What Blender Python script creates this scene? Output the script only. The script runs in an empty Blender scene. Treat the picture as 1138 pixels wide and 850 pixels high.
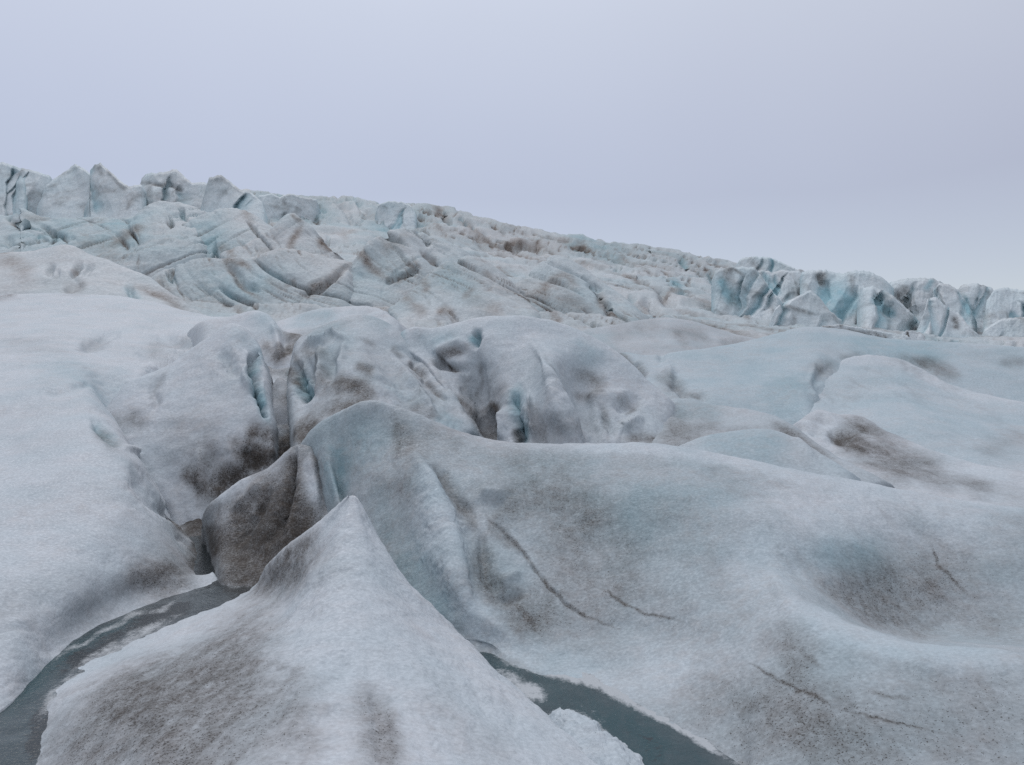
import bpy, math
import numpy as np

# ------------------------------------------------------------------ camera model
W0, H0 = 1138.0, 850.0
CX, CY, F = 569.0, 425.0, 885.0
EYE = 2.2                        # camera height above the melt water (metres)

def at(px, py, d):
    """the point d metres in front of the lens that the photo shows at (px, py)"""
    return np.array([(px - CX) / F * d, d, EYE - (py - CY) / F * d])

def proj(P):
    d = np.maximum(P[..., 1], 0.05)
    return CX + P[..., 0] / d * F, CY - (P[..., 2] - EYE) / d * F, d

scene = bpy.context.scene
col = scene.collection

# ------------------------------------------------------------------ noise
def _h(ix, iy, iz, seed):
    n = (ix * 374761393 + iy * 668265263 + iz * 2147483647 + seed * 974634533) & 0xffffffff
    n = ((n ^ (n >> 13)) * 1274126177) & 0xffffffff
    n = ((n ^ (n >> 16)) * 2246822519) & 0xffffffff
    return n ^ (n >> 15)

_G = np.array([[1,1,0],[-1,1,0],[1,-1,0],[-1,-1,0],[1,0,1],[-1,0,1],[1,0,-1],[-1,0,-1],
               [0,1,1],[0,-1,1],[0,1,-1],[0,-1,-1],[1,1,0],[-1,1,0],[0,-1,1],[0,-1,-1]], dtype=np.float64)

def perlin(P, seed=0):
    P = P + np.array([17.3, 41.7, 9.1])
    I = np.floor(P).astype(np.int64); f = P - I
    u = f * f * f * (f * (f * 6 - 15) + 10)
    out = 0.0
    for a in (0, 1):
        wx = u[:, 0] if a else 1 - u[:, 0]
        for b in (0, 1):
            wy = u[:, 1] if b else 1 - u[:, 1]
            for c in (0, 1):
                wz = u[:, 2] if c else 1 - u[:, 2]
                g = _G[_h(I[:, 0] + a, I[:, 1] + b, I[:, 2] + c, seed) & 15]
                dt = g[:, 0] * (f[:, 0] - a) + g[:, 1] * (f[:, 1] - b) + g[:, 2] * (f[:, 2] - c)
                out = out + wx * wy * wz * dt
    return out

def fbm(P, freq, octv=4, seed=0, ridged=False, gain=0.5):
    s = 0.0; a = 1.0; t = 0.0
    for k in range(octv):
        n = perlin(P * freq, seed + k * 7)
        if ridged: n = 1 - 2 * np.abs(n) * 1.5
        s = s + a * n; t += a; a *= gain; freq *= 2.03
    return s / t

# ------------------------------------------------------------------ spline lofts
def cr(K, u):
    """Catmull-Rom along axis 0 of K at (float) indices u"""
    n = len(K)
    i = np.clip(np.floor(u).astype(int), 0, n - 2); t = (u - i)
    g = lambda j: K[np.clip(j, 0, n - 1)]
    p0, p1, p2, p3 = g(i - 1).copy(), g(i), g(i + 1), g(i + 2).copy()
    lo = i == 0; hi = i == n - 2
    p0[lo] = 2 * p1[lo] - p2[lo]; p3[hi] = 2 * p2[hi] - p1[hi]
    t = t.reshape((-1,) + (1,) * (K.ndim - 1))
    return 0.5 * (2 * p1 + (p2 - p0) * t + (2 * p0 - 5 * p1 + 4 * p2 - p3) * t ** 2 + (3 * p1 - p0 - 3 * p2 + p3) * t ** 3)

def params(K2, step):
    """index parameters so that one sample falls about every `step` pixels. K2: (n, m, 2)"""
    L = np.sqrt(((K2[1:] - K2[:-1]) ** 2).sum(-1)).max(1)
    out = []
    for i, l in enumerate(L):
        n = max(2, int(math.ceil(min(l, 400) / step)))
        out.append(i + np.arange(n) / n)
    out.append([len(K2) - 1.0])
    return np.concatenate(out)

def normals(P):
    du = np.gradient(P, axis=1); dv = np.gradient(P, axis=0)
    N = np.cross(du, dv)
    N /= np.linalg.norm(N, axis=-1, keepdims=True) + 1e-12
    V = np.array([0, 0, EYE + 0.0]) - P
    if (N[..., 2] + 0.3 * (N * V).sum(-1) / np.linalg.norm(V, axis=-1)).sum() < 0: N = -N
    return N

def smoothgrid(P, it):
    for _ in range(it):
        Q = P.copy()
        Q[1:-1] = 0.5 * P[1:-1] + 0.25 * (P[2:] + P[:-2])
        R = Q.copy()
        R[:, 1:-1] = 0.5 * Q[:, 1:-1] + 0.25 * (Q[:, 2:] + Q[:, :-2])
        P = R
    return P

class Field:
    """a sheet of ice with its stains, painted shade, blue ice and hollows, all kept in world space"""
    def __init__(s, P):
        s.P = P; s.N = normals(P)
        s.dirt = np.zeros(P.shape[:2]); s.blue = np.zeros(P.shape[:2]); s.slush = np.zeros(P.shape[:2])
        s.jit = None; s.zscale = 1.0
    def hit(s, px, py):
        x, y, d = s._prj; face = s._face
        q = np.abs(x - px) + np.abs(y - py)
        near = (q < 4.0) & face
        if near.any():
            k = np.argmin(np.where(near, d, 1e9))
            # nearest pixel among those close to that depth
            dd = d.ravel()[k]
            k = np.argmin(np.where(near & (d < dd * 1.12), q, 1e9))
        else:
            k = np.argmin(q + (~face) * 3)
        return np.unravel_index(k, q.shape)
    def features(s, feats):
        s._prj = proj(s.P); s._face = (s.N * (np.array([0, 0, EYE]) - s.P)).sum(-1) > 0
        if s.jit is None:
            Q = s.P.reshape(-1, 3)
            dm = np.median(s._prj[2])
            s.jit = fbm(Q, 26.0 / dm, 4, 5, gain=.65).reshape(s.P.shape[:2])
            s.jit2 = (.5 * fbm(Q, 45.0 / dm, 4, 15, gain=.65) + .9 * fbm(Q * np.array([1, .22, .3]), 60.0 / dm, 4, 16, gain=.6)).reshape(s.P.shape[:2])
        disp = np.zeros(s.P.shape[:2])
        for f in feats:
            pts = f['p']; rr = f['r']; rr = rr if isinstance(rr, (list, tuple)) else [rr] * len(pts)
            samp = []
            for k in range(len(pts)):
                if k == len(pts) - 1: samp.append((pts[k][0], pts[k][1], rr[k])); break
                (a, b), (c, e) = pts[k], pts[k + 1]
                n = max(1, int(math.hypot(c - a, e - b) / ((0.15 if 'z' in f else 0.4) * min(rr[k], rr[k + 1]) + 0.4)))
                for j in range(n):
                    t = j / n
                    samp.append((a + (c - a) * t, b + (e - b) * t, rr[k] + (rr[k + 1] - rr[k]) * t))
            ampf = np.zeros(s.P.shape[:2]); ampf2 = np.zeros(s.P.shape[:2])
            nr = len(samp); h = f.get('h', 1.0); zs = 1.0 if f.get('z', 0) > 0 else 1.35
            line = len(pts) > 2 or (len(pts) > 1 and math.hypot(pts[1][0] - pts[0][0], pts[1][1] - pts[0][1]) > 2.5 * max(rr))
            if line and max(rr) <= 6 and nr > 4:
                rs = np.random.RandomState(int(pts[0][0] * 7 + pts[0][1]) & 0xffff)
                kk = max(3, nr // 5); xo = np.linspace(0, 1, kk); ox, oy, oa = rs.normal(0, .55, kk), rs.normal(0, .45, kk), rs.uniform(.25, 1.2, kk)
                tt = np.linspace(0, 1, nr)
                samp = [(x + r * np.interp(t, xo, ox), y + r * np.interp(t, xo, oy), r * (.55 + .5 * np.interp(t, xo, oa))) for (x, y, r), t in zip(samp, tt)]
            hp, hn = [], []
            for (px, py, r) in samp:
                i, j = s.hit(px, py); hp.append(s.P[i, j]); hn.append(s.N[i, j])
            hp, hn = np.array(hp), np.array(hn)
            for _ in range(6):
                if nr < 3: break
                for A_ in (hp, hn): A_[1:-1] = .5 * A_[1:-1] + .25 * (A_[2:] + A_[:-2])
            hn /= np.linalg.norm(hn, axis=1, keepdims=True)
            reach = max(rr) * 1.5 * 2.2 / f.get('cmin', 0.2) * hp[:, 1].max() / F
            sel = ((s.P > hp.min(0) - reach) & (s.P < hp.max(0) + reach)).all(-1)
            PS, J = s.P[sel], s.jit[sel]; amp = np.zeros(len(PS)); amp2 = np.zeros(len(PS))
            for ks, (px, py, r) in enumerate(samp):
                P0 = hp[ks]; n = hn[ks]; d0 = P0[1]
                ray = at(px, py, 1.0) - np.array([0, 0, EYE]); ray /= np.linalg.norm(ray)
                c = abs(float(ray @ n)); c = max(c, f.get('cmin', 0.2))
                t = (ks + .5) / nr
                a = min(1.0, .25 + 3.5 * min(t, 1 - t)) if line else 1.0      # stains thin out towards their ends
                size = r * (1.5 if 'z' not in f else 1.0) * d0 / F * (.6 + .4 * a)
                # axis across the line of sight, and axis along the surface away from the lens
                A = np.cross(n, ray); la = np.linalg.norm(A)
                A = A / la if la > 1e-6 else np.array([1.0, 0, 0])
                B = np.cross(n, A)
                D = PS - P0
                q = np.sqrt((D @ A) ** 2 + ((D @ B) * c) ** 2 + ((D @ n) * 0.6) ** 2) / (size * (zs if 'z' in f else 1))
                if 'z' in f:
                    w2 = np.clip(np.exp(-2.6 * (q * (1 + .9 * J)) ** 2) - .02, 0, 1); amp2 = np.maximum(amp2, a * w2)
                q = q * (1 + f.get('j', 0.45) * J)
                w = np.clip(1 - q, 0, 1); amp = np.maximum(amp, a * (w * w * (3 - 2 * w)) ** h)
            ampf[sel] = amp; ampf2[sel] = amp2
            w = ampf * np.clip(.92 + .8 * s.jit2, .4, 1.25)
            if 'slush' in f: s.slush = np.maximum(s.slush, f['slush'] * w)
            if 'dirt' in f: s.dirt = np.maximum(s.dirt, 0) + (min(1.0, f['dirt'] * 1.0) if f['dirt'] > 0 else f['dirt']) * w * (1 - np.clip(s.dirt, 0, 1) if f['dirt'] > 0 else 1)
            if 'blue' in f: s.blue = s.blue + f['blue'] * w
            if 'z' in f: 
                disp = disp + f['z'] * ampf2 * s.zscale
        if disp.any():
            s.P = s.P + s.N * disp[..., None]
            s.N = normals(s.P)
        s.dirt = np.clip(s.dirt, 0, 1); s.blue = np.clip(s.blue, 0, 1)

def build_grid(name, P, mat, dirt, blue, skirt=1.0, label=None, cat=None, group=None, kind=None, slush=None):
    R, C = P.shape[:2]
    if skirt > 0:                              # close the sides: four walls going down into the ice
        P2 = np.concatenate([P[:1], P, P[-1:]], 0); P2 = np.concatenate([P2[:, :1], P2, P2[:, -1:]], 1).copy()
        m = np.zeros(P2.shape[:2], bool); m[0] = m[-1] = True; m[:, 0] = m[:, -1] = True
        P2[m] += np.array([0, 0, -skirt])
        e = lambda A: np.pad(A, 1, mode='edge')
        P, dirt, blue = P2, e(dirt), e(blue); R, C = P.shape[:2]
    idx = np.arange(R * C).reshape(R, C)
    q = np.stack([idx[:-1, :-1], idx[:-1, 1:], idx[1:, 1:], idx[1:, :-1]], -1).reshape(-1, 4)
    pts = P.reshape(-1, 3)
    # outward facing: upwards on balance
    a = pts[q[:, 1]] - pts[q[:, 0]]; b = pts[q[:, 3]] - pts[q[:, 0]]
    if np.cross(a, b)[:, 2].sum() < 0: q = q[:, ::-1]
    org = np.array([pts[:, 0].mean(), pts[:, 1].mean(), pts[:, 2].min()])
    if slush is not None and skirt > 0: slush = np.pad(slush, 1, mode='edge')
    return mesh(name, pts, q, mat, dirt.ravel(), blue.ravel(), org, label, cat, group, kind, slush=slush)

def mesh(name, pts, q, mat, dirt, blue, org, label=None, cat=None, group=None, kind=None, smooth=True, slush=None):
    me = bpy.data.meshes.new(name)
    n, f, k = len(pts), len(q), q.shape[1]
    me.vertices.add(n); me.vertices.foreach_set('co', (pts - org).astype(np.float32).ravel())
    me.loops.add(f * k); me.loops.foreach_set('vertex_index', q.astype(np.int32).ravel())
    me.polygons.add(f); me.polygons.foreach_set('loop_start', (np.arange(f) * k).astype(np.int32))
    me.polygons.foreach_set('use_smooth', np.full(f, smooth))
    me.update(calc_edges=True)
    at_ = me.color_attributes.new('mask', 'FLOAT_COLOR', 'POINT')
    c = np.zeros((n, 4), np.float32); c[:, 0] = dirt; c[:, 1] = blue; c[:, 3] = 1
    if slush is not None: c[:, 2] = slush.ravel()
    at_.data.foreach_set('color', c.ravel())
    me.materials.append(mat)
    o = bpy.data.objects.new(name, me); col.objects.link(o)
    o.location = org
    if label: o['label'] = label
    if cat: o['category'] = cat
    if group: o['group'] = group
    if kind: o['kind'] = kind
    return o

def flutes(amp, silt=.3):
    """melt flutes: small ribs and runnels that run down the slope, silt settled in them"""
    def go(fl):
        P = fl.P.reshape(-1, 3)
        w = .5 * fbm(P, .5, 3, 140)
        dm = float(np.median(P[:, 1])); k = 15.0 / dm
        q = np.stack([(P[:, 0] + w) * 1.25 * k, P[:, 1] * .26 * k, P[:, 2] * .45 * k], 1)
        a = fbm(q, 1.0, 3, 141, True); b = fbm(q * np.array([1, 1.6, 1.6]), 2.8, 3, 142, True)
        m = np.clip(fbm(P, 3.2 / dm, 3, 143) * 2 + .5, 0, 1)
        g = (.7 * (a - .4) * m + .3 * (b - .4)) * (.35 + .65 * m)
        fl.P = fl.P - fl.N * (amp / k * g).reshape(fl.P.shape[:2])[..., None]
        fl.N = normals(fl.P)
        fl.dirt = fl.dirt + (silt * m * (np.clip(a - .5, 0, 1) * 1.6 + np.clip(b - .55, 0, 1))).reshape(fl.dirt.shape)
    return go

def loft(name, rows, mat, step=2.0, relief=(), feats=(), skirt=1.0, smooth=2, haze_dirt=0.0, haze_blue=0.0, pre=None, comp=None, sc=1.0, tuck=None, wide=(0, 0), base_blue=0.0, base_dirt_shade=0.0, **kw):
    if comp: rows = [[(x, y, comp[0] + (d - comp[0]) * comp[1] if d > comp[0] else d) for x, y, d in r] for r in rows]
    if wide[0]: rows = [[(r[0][0] - wide[0], r[0][1] + .04 * (r[0][1] - r[1][1]), r[0][2] * 1.0)] + list(r) for r in rows]
    if wide[1]: rows = [list(r) + [(r[-1][0] + wide[1], r[-1][1] + 12, r[-1][2] * .97), (r[-1][0] + 2.6 * wide[1], r[-1][1] + 22, r[-1][2] * .95)] for r in rows]
    if tuck is None and mat is M_MID: tuck = (16, 14, 1.6)
    if tuck:
        tx, ty, td = tuck
        rows = [[(r[0][0] - tx, r[0][1] + ty, r[0][2] + td)] + list(r) + [(r[-1][0] + tx, r[-1][1] + ty, r[-1][2] + td)] for r in rows]
    if sc != 1: rows = [[(x, y, d * sc) for x, y, d in r] for r in rows]
    rows = [[(x, y, 9 + (d - 9) * .8 if 9 < d < 26 else (d if d <= 9 else d - 3.4)) for x, y, d in r] for r in rows]
    K = np.array([[at(*p) for p in r] for r in rows])                      # (R, C, 3)
    K2 = np.array([[p[:2] for p in r] for r in rows], float)
    # hidden rows get no more samples than their neighbours need
    u = params(K2.transpose(1, 0, 2), step); v = params(K2, step)
    A = cr(K.transpose(1, 0, 2), u).transpose(1, 0, 2)
    P = cr(A, v)
    P = smoothgrid(P, smooth)
    fl = Field(P)
    for (amp, freq, octv, seed, ridged) in relief:
        n = fbm(fl.P.reshape(-1, 3), freq, octv, seed, ridged).reshape(P.shape[:2])
        fl.P = fl.P + fl.N * (amp * n)[..., None]
    if relief: fl.N = normals(fl.P)
    if pre is None and mat is M_MID: pre = flutes(.05, .3)
    if pre: pre(fl)
    if mat is M_MID: fl.zscale = 0.6
    if mat is M_FAR: fl.zscale = 0.8
    fl.blue = np.clip(fl.blue + base_blue, 0, 1); fl.dirt = np.clip(fl.dirt + base_dirt_shade, 0, 1)  # whole-sheet washes: real dirt and blue ice, plus painted shade
    fl.features(list(feats))
    Q = fl.P.reshape(-1, 3)
    if haze_dirt:
        dm = np.median(Q[:, 1])
        fl.dirt = np.clip(fl.dirt + haze_dirt * np.clip(fbm(Q, 9.0 / dm, 4, 31) * 2.2 + 0.2, 0, 1).reshape(P.shape[:2]), 0, 1)
    if haze_blue:
        dm = np.median(Q[:, 1])
        fl.blue = np.clip(fl.blue + haze_blue * np.clip(fbm(Q, 6.0 / dm, 3, 77) * 1.8 + 0.5, 0, 1).reshape(P.shape[:2]), 0, 1)
    return build_grid(name, fl.P, mat, fl.dirt, fl.blue, skirt, **kw)

# shorthand for features
def dirt(p, r, a=0.6, **k): return dict(p=p, r=r, dirt=a, **k)  # dirt strokes; some paint shade, negative ones lighten
def blue(p, r, a=0.6, **k): return dict(p=p, r=r, blue=a, **k)
def cut(p, r, z=-0.1, **k): return dict(p=p, r=r, z=z, **k)

# ------------------------------------------------------------------ materials
def nodes_of(m):
    m.use_nodes = True
    nt = m.node_tree; nt.nodes.clear()
    return nt, nt.nodes, nt.links

def ice_material(name, s, bump, glint=0.6, silt=(0.060, 0.047, 0.038), white=(0.462, 0.496, 0.530), bluec=(0.20, 0.32, 0.365), dirtc=(0.035, 0.030, 0.026)):
    """s: metres of one grain step; larger for far ice"""
    m = bpy.data.materials.new(name); nt, N, L = nodes_of(m)
    out = N.new('ShaderNodeOutputMaterial'); b = N.new('ShaderNodeBsdfPrincipled')
    geo = N.new('ShaderNodeNewGeometry')
    att = N.new('ShaderNodeAttribute'); att.attribute_name = 'mask'
    sep = N.new('ShaderNodeSeparateColor'); L.new(att.outputs['Color'], sep.inputs[0])
    def noise(scale, detail=3, rough=0.55):
        n = N.new('ShaderNodeTexNoise'); n.inputs['Scale'].default_value = scale; n.inputs['Detail'].default_value = detail
        n.inputs['Roughness'].default_value = rough; L.new(geo.outputs['Position'], n.inputs['Vector']); return n.outputs['Fac']
    def math_(op, a, b_=None, clamp=False):
        n = N.new('ShaderNodeMath'); n.operation = op; n.use_clamp = clamp
        for k, v in enumerate((a, b_)):
            if v is None: continue
            if isinstance(v, (int, float)): n.inputs[k].default_value = v
            else: L.new(v, n.inputs[k])
        return n.outputs[0]
    def mapr(v, a, b_, c, d):
        n = N.new('ShaderNodeMapRange'); n.inputs[1].default_value = a; n.inputs[2].default_value = b_
        n.inputs[3].default_value = c; n.inputs[4].default_value = d; L.new(v, n.inputs[0]); return n.outputs[0]
    def mix(f, a, b_):
        n = N.new('ShaderNodeMix'); n.data_type = 'RGBA'
        L.new(f, n.inputs[0])
        for k, v in ((6, a), (7, b_)):
            if isinstance(v, tuple): n.inputs[k].default_value = v + (1,)
            else: L.new(v, n.inputs[k])
        return n.outputs[2]
    g1 = noise(1 / (s * 2.2), 3, 0.6)       # grains
    g2 = noise(1 / (s * 9), 4, 0.6)         # clumps
    g3 = noise(1 / (s * 60), 4, 0.55)       # broad tone
    g4 = noise(1 / (s * 1.1), 1, 0.5)       # sparkle grains / specks
    # clean ice: white firn to blue glacier ice
    bl = math_('ADD', sep.outputs[1], mapr(g3, 0.40, 0.72, 0.0, 0.22), True)
    c = mix(bl, white, bluec)
    # grain to grain albedo
    gv = mapr(g1, 0.30, 0.70, 0.86, 1.08)
    vm = N.new('ShaderNodeMix'); vm.data_type = 'RGBA'; vm.blend_type = 'MULTIPLY'; vm.inputs[0].default_value = 1
    L.new(c, vm.inputs[6]); cc = N.new('ShaderNodeCombineColor')
    for k in range(3): L.new(gv, cc.inputs[k])
    L.new(cc.outputs[0], vm.inputs[7]); c = vm.outputs[2]
    # thin rosy dust
    dust = math_('MULTIPLY', mapr(g2, 0.42, 0.75, 0, 0.30), mapr(g3, 0.62, 0.35, 0, 1), True)
    c = mix(dust, c, (0.36, 0.32, 0.305))
    # cryoconite: specks that grow denser with the mask, painted shade included
    d = sep.outputs[0]
    g5 = noise(1 / (s * 0.75), 2, 0.6)
    th = math_('SUBTRACT', 0.69, math_('MULTIPLY', d, 0.24))
    sp = math_('MULTIPLY', math_('SUBTRACT', math_('ADD', math_('MULTIPLY', g4, 0.5), math_('MULTIPLY', g5, 0.5)), th), 14.0, True)
    sp = math_('MULTIPLY', sp, mapr(d, 0.02, 0.3, 0, 1))
    wash = math_('MULTIPLY', d, math_('MULTIPLY', mapr(g2, 0.3, 0.7, 0.8, 1.05), mapr(g1, 0.3, 0.7, 1.1, 0.88)), True)
    c = mix(math_('MULTIPLY', wash, 0.95), c, silt)
    c = mix(math_('MULTIPLY', sp, 0.85), c, dirtc)
    L.new(c, b.inputs['Base Color'])
    b.inputs['Roughness'].default_value = 0.55
    L.new(mapr(g1, 0.45, 0.68, 0.75, glint), b.inputs['Roughness'])
    b.inputs['IOR'].default_value = 1.31
    b.inputs['Specular IOR Level'].default_value = 0.28
    # relief of the grains
    bp1 = N.new('ShaderNodeBump'); bp1.inputs['Strength'].default_value = bump; bp1.inputs['Distance'].default_value = s * 1.6
    L.new(g1, bp1.inputs['Height'])
    bp2 = N.new('ShaderNodeBump'); bp2.inputs['Strength'].default_value = bump * 0.8; bp2.inputs['Distance'].default_value = s * 5
    L.new(g2, bp2.inputs['Height']); L.new(bp1.outputs[0], bp2.inputs['Normal'])
    L.new(bp2.outputs[0], b.inputs['Normal'])
    L.new(b.outputs[0], out.inputs[0])
    return m

def water_material():
    m = bpy.data.materials.new('melt_water'); nt, N, L = nodes_of(m)
    out = N.new('ShaderNodeOutputMaterial'); b = N.new('ShaderNodeBsdfPrincipled')
    geo = N.new('ShaderNodeNewGeometry'); att = N.new('ShaderNodeAttribute'); att.attribute_name = 'mask'
    sep = N.new('ShaderNodeSeparateColor'); L.new(att.outputs['Color'], sep.inputs[0])
    def noise(scale, detail, rough=0.55, dist=0.0):
        n = N.new('ShaderNodeTexNoise'); n.inputs['Scale'].default_value = scale; n.inputs['Detail'].default_value = detail
        n.inputs['Roughness'].default_value = rough; n.inputs['Distortion'].default_value = dist
        L.new(geo.outputs['Position'], n.inputs['Vector']); return n.outputs['Fac']
    def mix(f, a, b_):
        n = N.new('ShaderNodeMix'); n.data_type = 'RGBA'; L.new(f, n.inputs[0])
        for k, v in ((6, a), (7, b_)):
            if isinstance(v, tuple): n.inputs[k].default_value = v + (1,)
            else: L.new(v, n.inputs[k])
        return n.outputs[2]
    def ramp(v, a, b_):
        n = N.new('ShaderNodeMapRange'); n.inputs[1].default_value = a; n.inputs[2].default_value = b_; L.new(v, n.inputs[0]); return n.outputs[0]
    def mul(a, b_):
        n = N.new('ShaderNodeMath'); n.operation = 'MULTIPLY'; n.use_clamp = True; L.new(a, n.inputs[0])
        if isinstance(b_, float): n.inputs[1].default_value = b_
        else: L.new(b_, n.inputs[1])
        return n.outputs[0]
    def add(a, b_):
        n = N.new('ShaderNodeMath'); n.operation = 'ADD'; L.new(a, n.inputs[0]); L.new(b_, n.inputs[1]); return n.outputs[0]
    n1 = noise(3.2, 7, 0.72, 1.0); n2 = noise(30, 3, 0.6); n3 = noise(16, 5, 0.65, 0.5); n4 = noise(70, 3, 0.6)
    c = mix(ramp(n1, 0.38, 0.62), (0.034, 0.044, 0.050), (0.086, 0.102, 0.110))      # grey film of new ice
    c = mix(sep.outputs[1], c, (0.020, 0.052, 0.060))                               # deep teal water
    hole = ramp(add(mul(sep.outputs[0], 0.62), mul(n3, 0.75)), 0.55, 0.66)
    c = mix(mul(hole, 0.92), c, (0.018, 0.022, 0.024))                              # open dark water
    sl = ramp(add(mul(sep.outputs[2], 0.9), mul(add(n3, n4), 0.42)), 0.72, 1.02)
    c = mix(sl, c, (0.36, 0.385, 0.405))                                            # wet slush
    L.new(c, b.inputs['Base Color'])
    L.new(mix(sl, (0.12, 0.12, 0.12), (0.6, 0.6, 0.6)), b.inputs['Roughness'])
    b.inputs['IOR'].default_value = 1.33; b.inputs['Specular IOR Level'].default_value = 0.38
    bp = N.new('ShaderNodeBump'); bp.inputs['Strength'].default_value = 0.45; bp.inputs['Distance'].default_value = 0.015
    L.new(n2, bp.inputs['Height']); L.new(bp.outputs[0], b.inputs['Normal'])
    L.new(b.outputs[0], out.inputs[0])
    return m

M_NEAR = ice_material('firn_ice_near', 0.0125, 0.30, 0.42)
M_MID = ice_material('firn_ice_middle', 0.018, 0.2)
M_SERAC = ice_material('broken_serac_ice', 0.06, 0.15, white=(0.54, 0.585, 0.61), bluec=(0.26, 0.42, 0.475))
M_FAR = ice_material('glacier_ice_far', 0.06, 0.18, silt=(0.125, 0.083, 0.060), white=(0.445, 0.475, 0.495), bluec=(0.20, 0.335, 0.38))
M_WATER = water_material()
#DATA
# ------------------------------------------------------------------ near ice
def push(row, dy, dd, dx=0):
    return [(x + dx, y + dy, max(0.6, d + dd)) for (x, y, d) in row]

# --- the mound between the two channels
A1 = [(388,553,7.2),(355,578,7.35),(328,600,7.6),(303,622,7.9),(278,655,8.45),(218,679,7.72),(150,713,6.8),(86,746,6.08),(58,776,5.55),(50,850,4.58),(40,980,3.5),(20,1300,2.2)]
A0 = [(390,565,7.9),(360,592,8.1),(335,618,8.3),(308,645,8.6),(268,668,8.8),(200,690,8.0),(125,722,7.0),(60,752,6.25),(30,778,5.8),(15,850,4.8),(0,980,3.7),(-60,1300,2.3)]
A2 = [(389.5,552.6,7.12),(362,590,7.0),(340,618,6.95),(318,640,7.1),(295,662,7.3),(245,692,6.75),(180,728,6.0),(122,760,5.4),(100,795,4.9),(92,855,4.25),(85,980,3.2),(60,1300,2.0)]
A3 = [(391,552.2,7.1),(374,600,6.6),(360,635,6.2),(345,665,5.9),(325,690,5.75),(290,720,5.4),(245,755,4.9),(205,790,4.4),(190,825,4.05),(185,880,3.6),(180,1000,2.85),(160,1300,1.8)]
A4 = [(392.5,552.3,7.1),(388,605,6.5),(385,645,5.95),(380,680,5.5),(375,705,5.2),(365,735,4.85),(352,770,4.4),(342,805,4.0),(338,840,3.68),(335,900,3.2),(330,1020,2.6),(320,1300,1.75)]
A5 = [(394,552.8,7.1),(405,610,6.5),(420,655,5.95),(435,690,5.55),(448,715,5.3),(465,745,4.95),(480,780,4.55),(490,815,4.15),(495,850,3.85),(500,905,3.4),(510,1030,2.7),(520,1300,1.85)]
A6 = [(395,554,7.1),(415,606,6.7),(442,650,6.35),(478,694,6.05),(510,725,5.75),(540,755,5.4),(572,785,5.05),(602,815,4.7),(628,845,4.4),(655,890,4.0),(690,1000,3.2),(720,1300,2.0)]
A7 = [(396,556,7.15),(424,602,6.95),(454,647,6.7),(505,699,6.55),(535,728,6.15),(562,755,5.8),(590,781,5.45),(625,812,5.05),(660,840,4.72),(700,882,4.3),(750,980,3.6),(800,1300,2.2)]
A8 = [(394,566,7.8),(424,616,7.6),(458,665,7.4),(515,720,7.0),(548,748,6.4),(575,772,6.0),(606,797,5.6),(642,826,5.2),(680,855,4.9),(725,895,4.45),(790,990,3.7),(850,1300,2.3)]
loft('snow_mound', [A0,A1,A2,A3,A4,A5,A6,A7,A8], M_NEAR, pre=flutes(.05, .15), step=1.8, smooth=10,
     relief=[(0.05,1.3,4,1,False),(0.02,5,4,2,False)], skirt=0.5,
     feats=[dirt([(345,618),(330,635)],26,.45), dirt([(200,760),(150,800),(110,840)],80,.62), dirt([(240,740),(180,760)],60,.5),
            dirt([(250,700),(300,690),(230,720)],36,.5), dirt([(270,790),(220,840)],70,.55), dirt([(405,760),(425,850)],[18,30],.55),
            dirt([(430,780),(435,850)],14,.35), dirt([(330,760),(335,840)],30,.3), dirt([(560,850),(470,770)],30,.16),
            dirt([(150,750),(80,850)],44,.4), dirt([(350,590),(310,632),(275,662)],[10,15,16],.65), dirt([(300,655),(320,640)],24,.45),
            cut([(408,720),(418,790),(425,850)],9,-.012), cut([(330,640),(300,690)],20,-.03), cut([(350,735),(335,800)],30,.03)],
     label='pale snow mound with a sharp peak and dirt-speckled flank, between the two meltwater channels', cat='snow mound')
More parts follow.
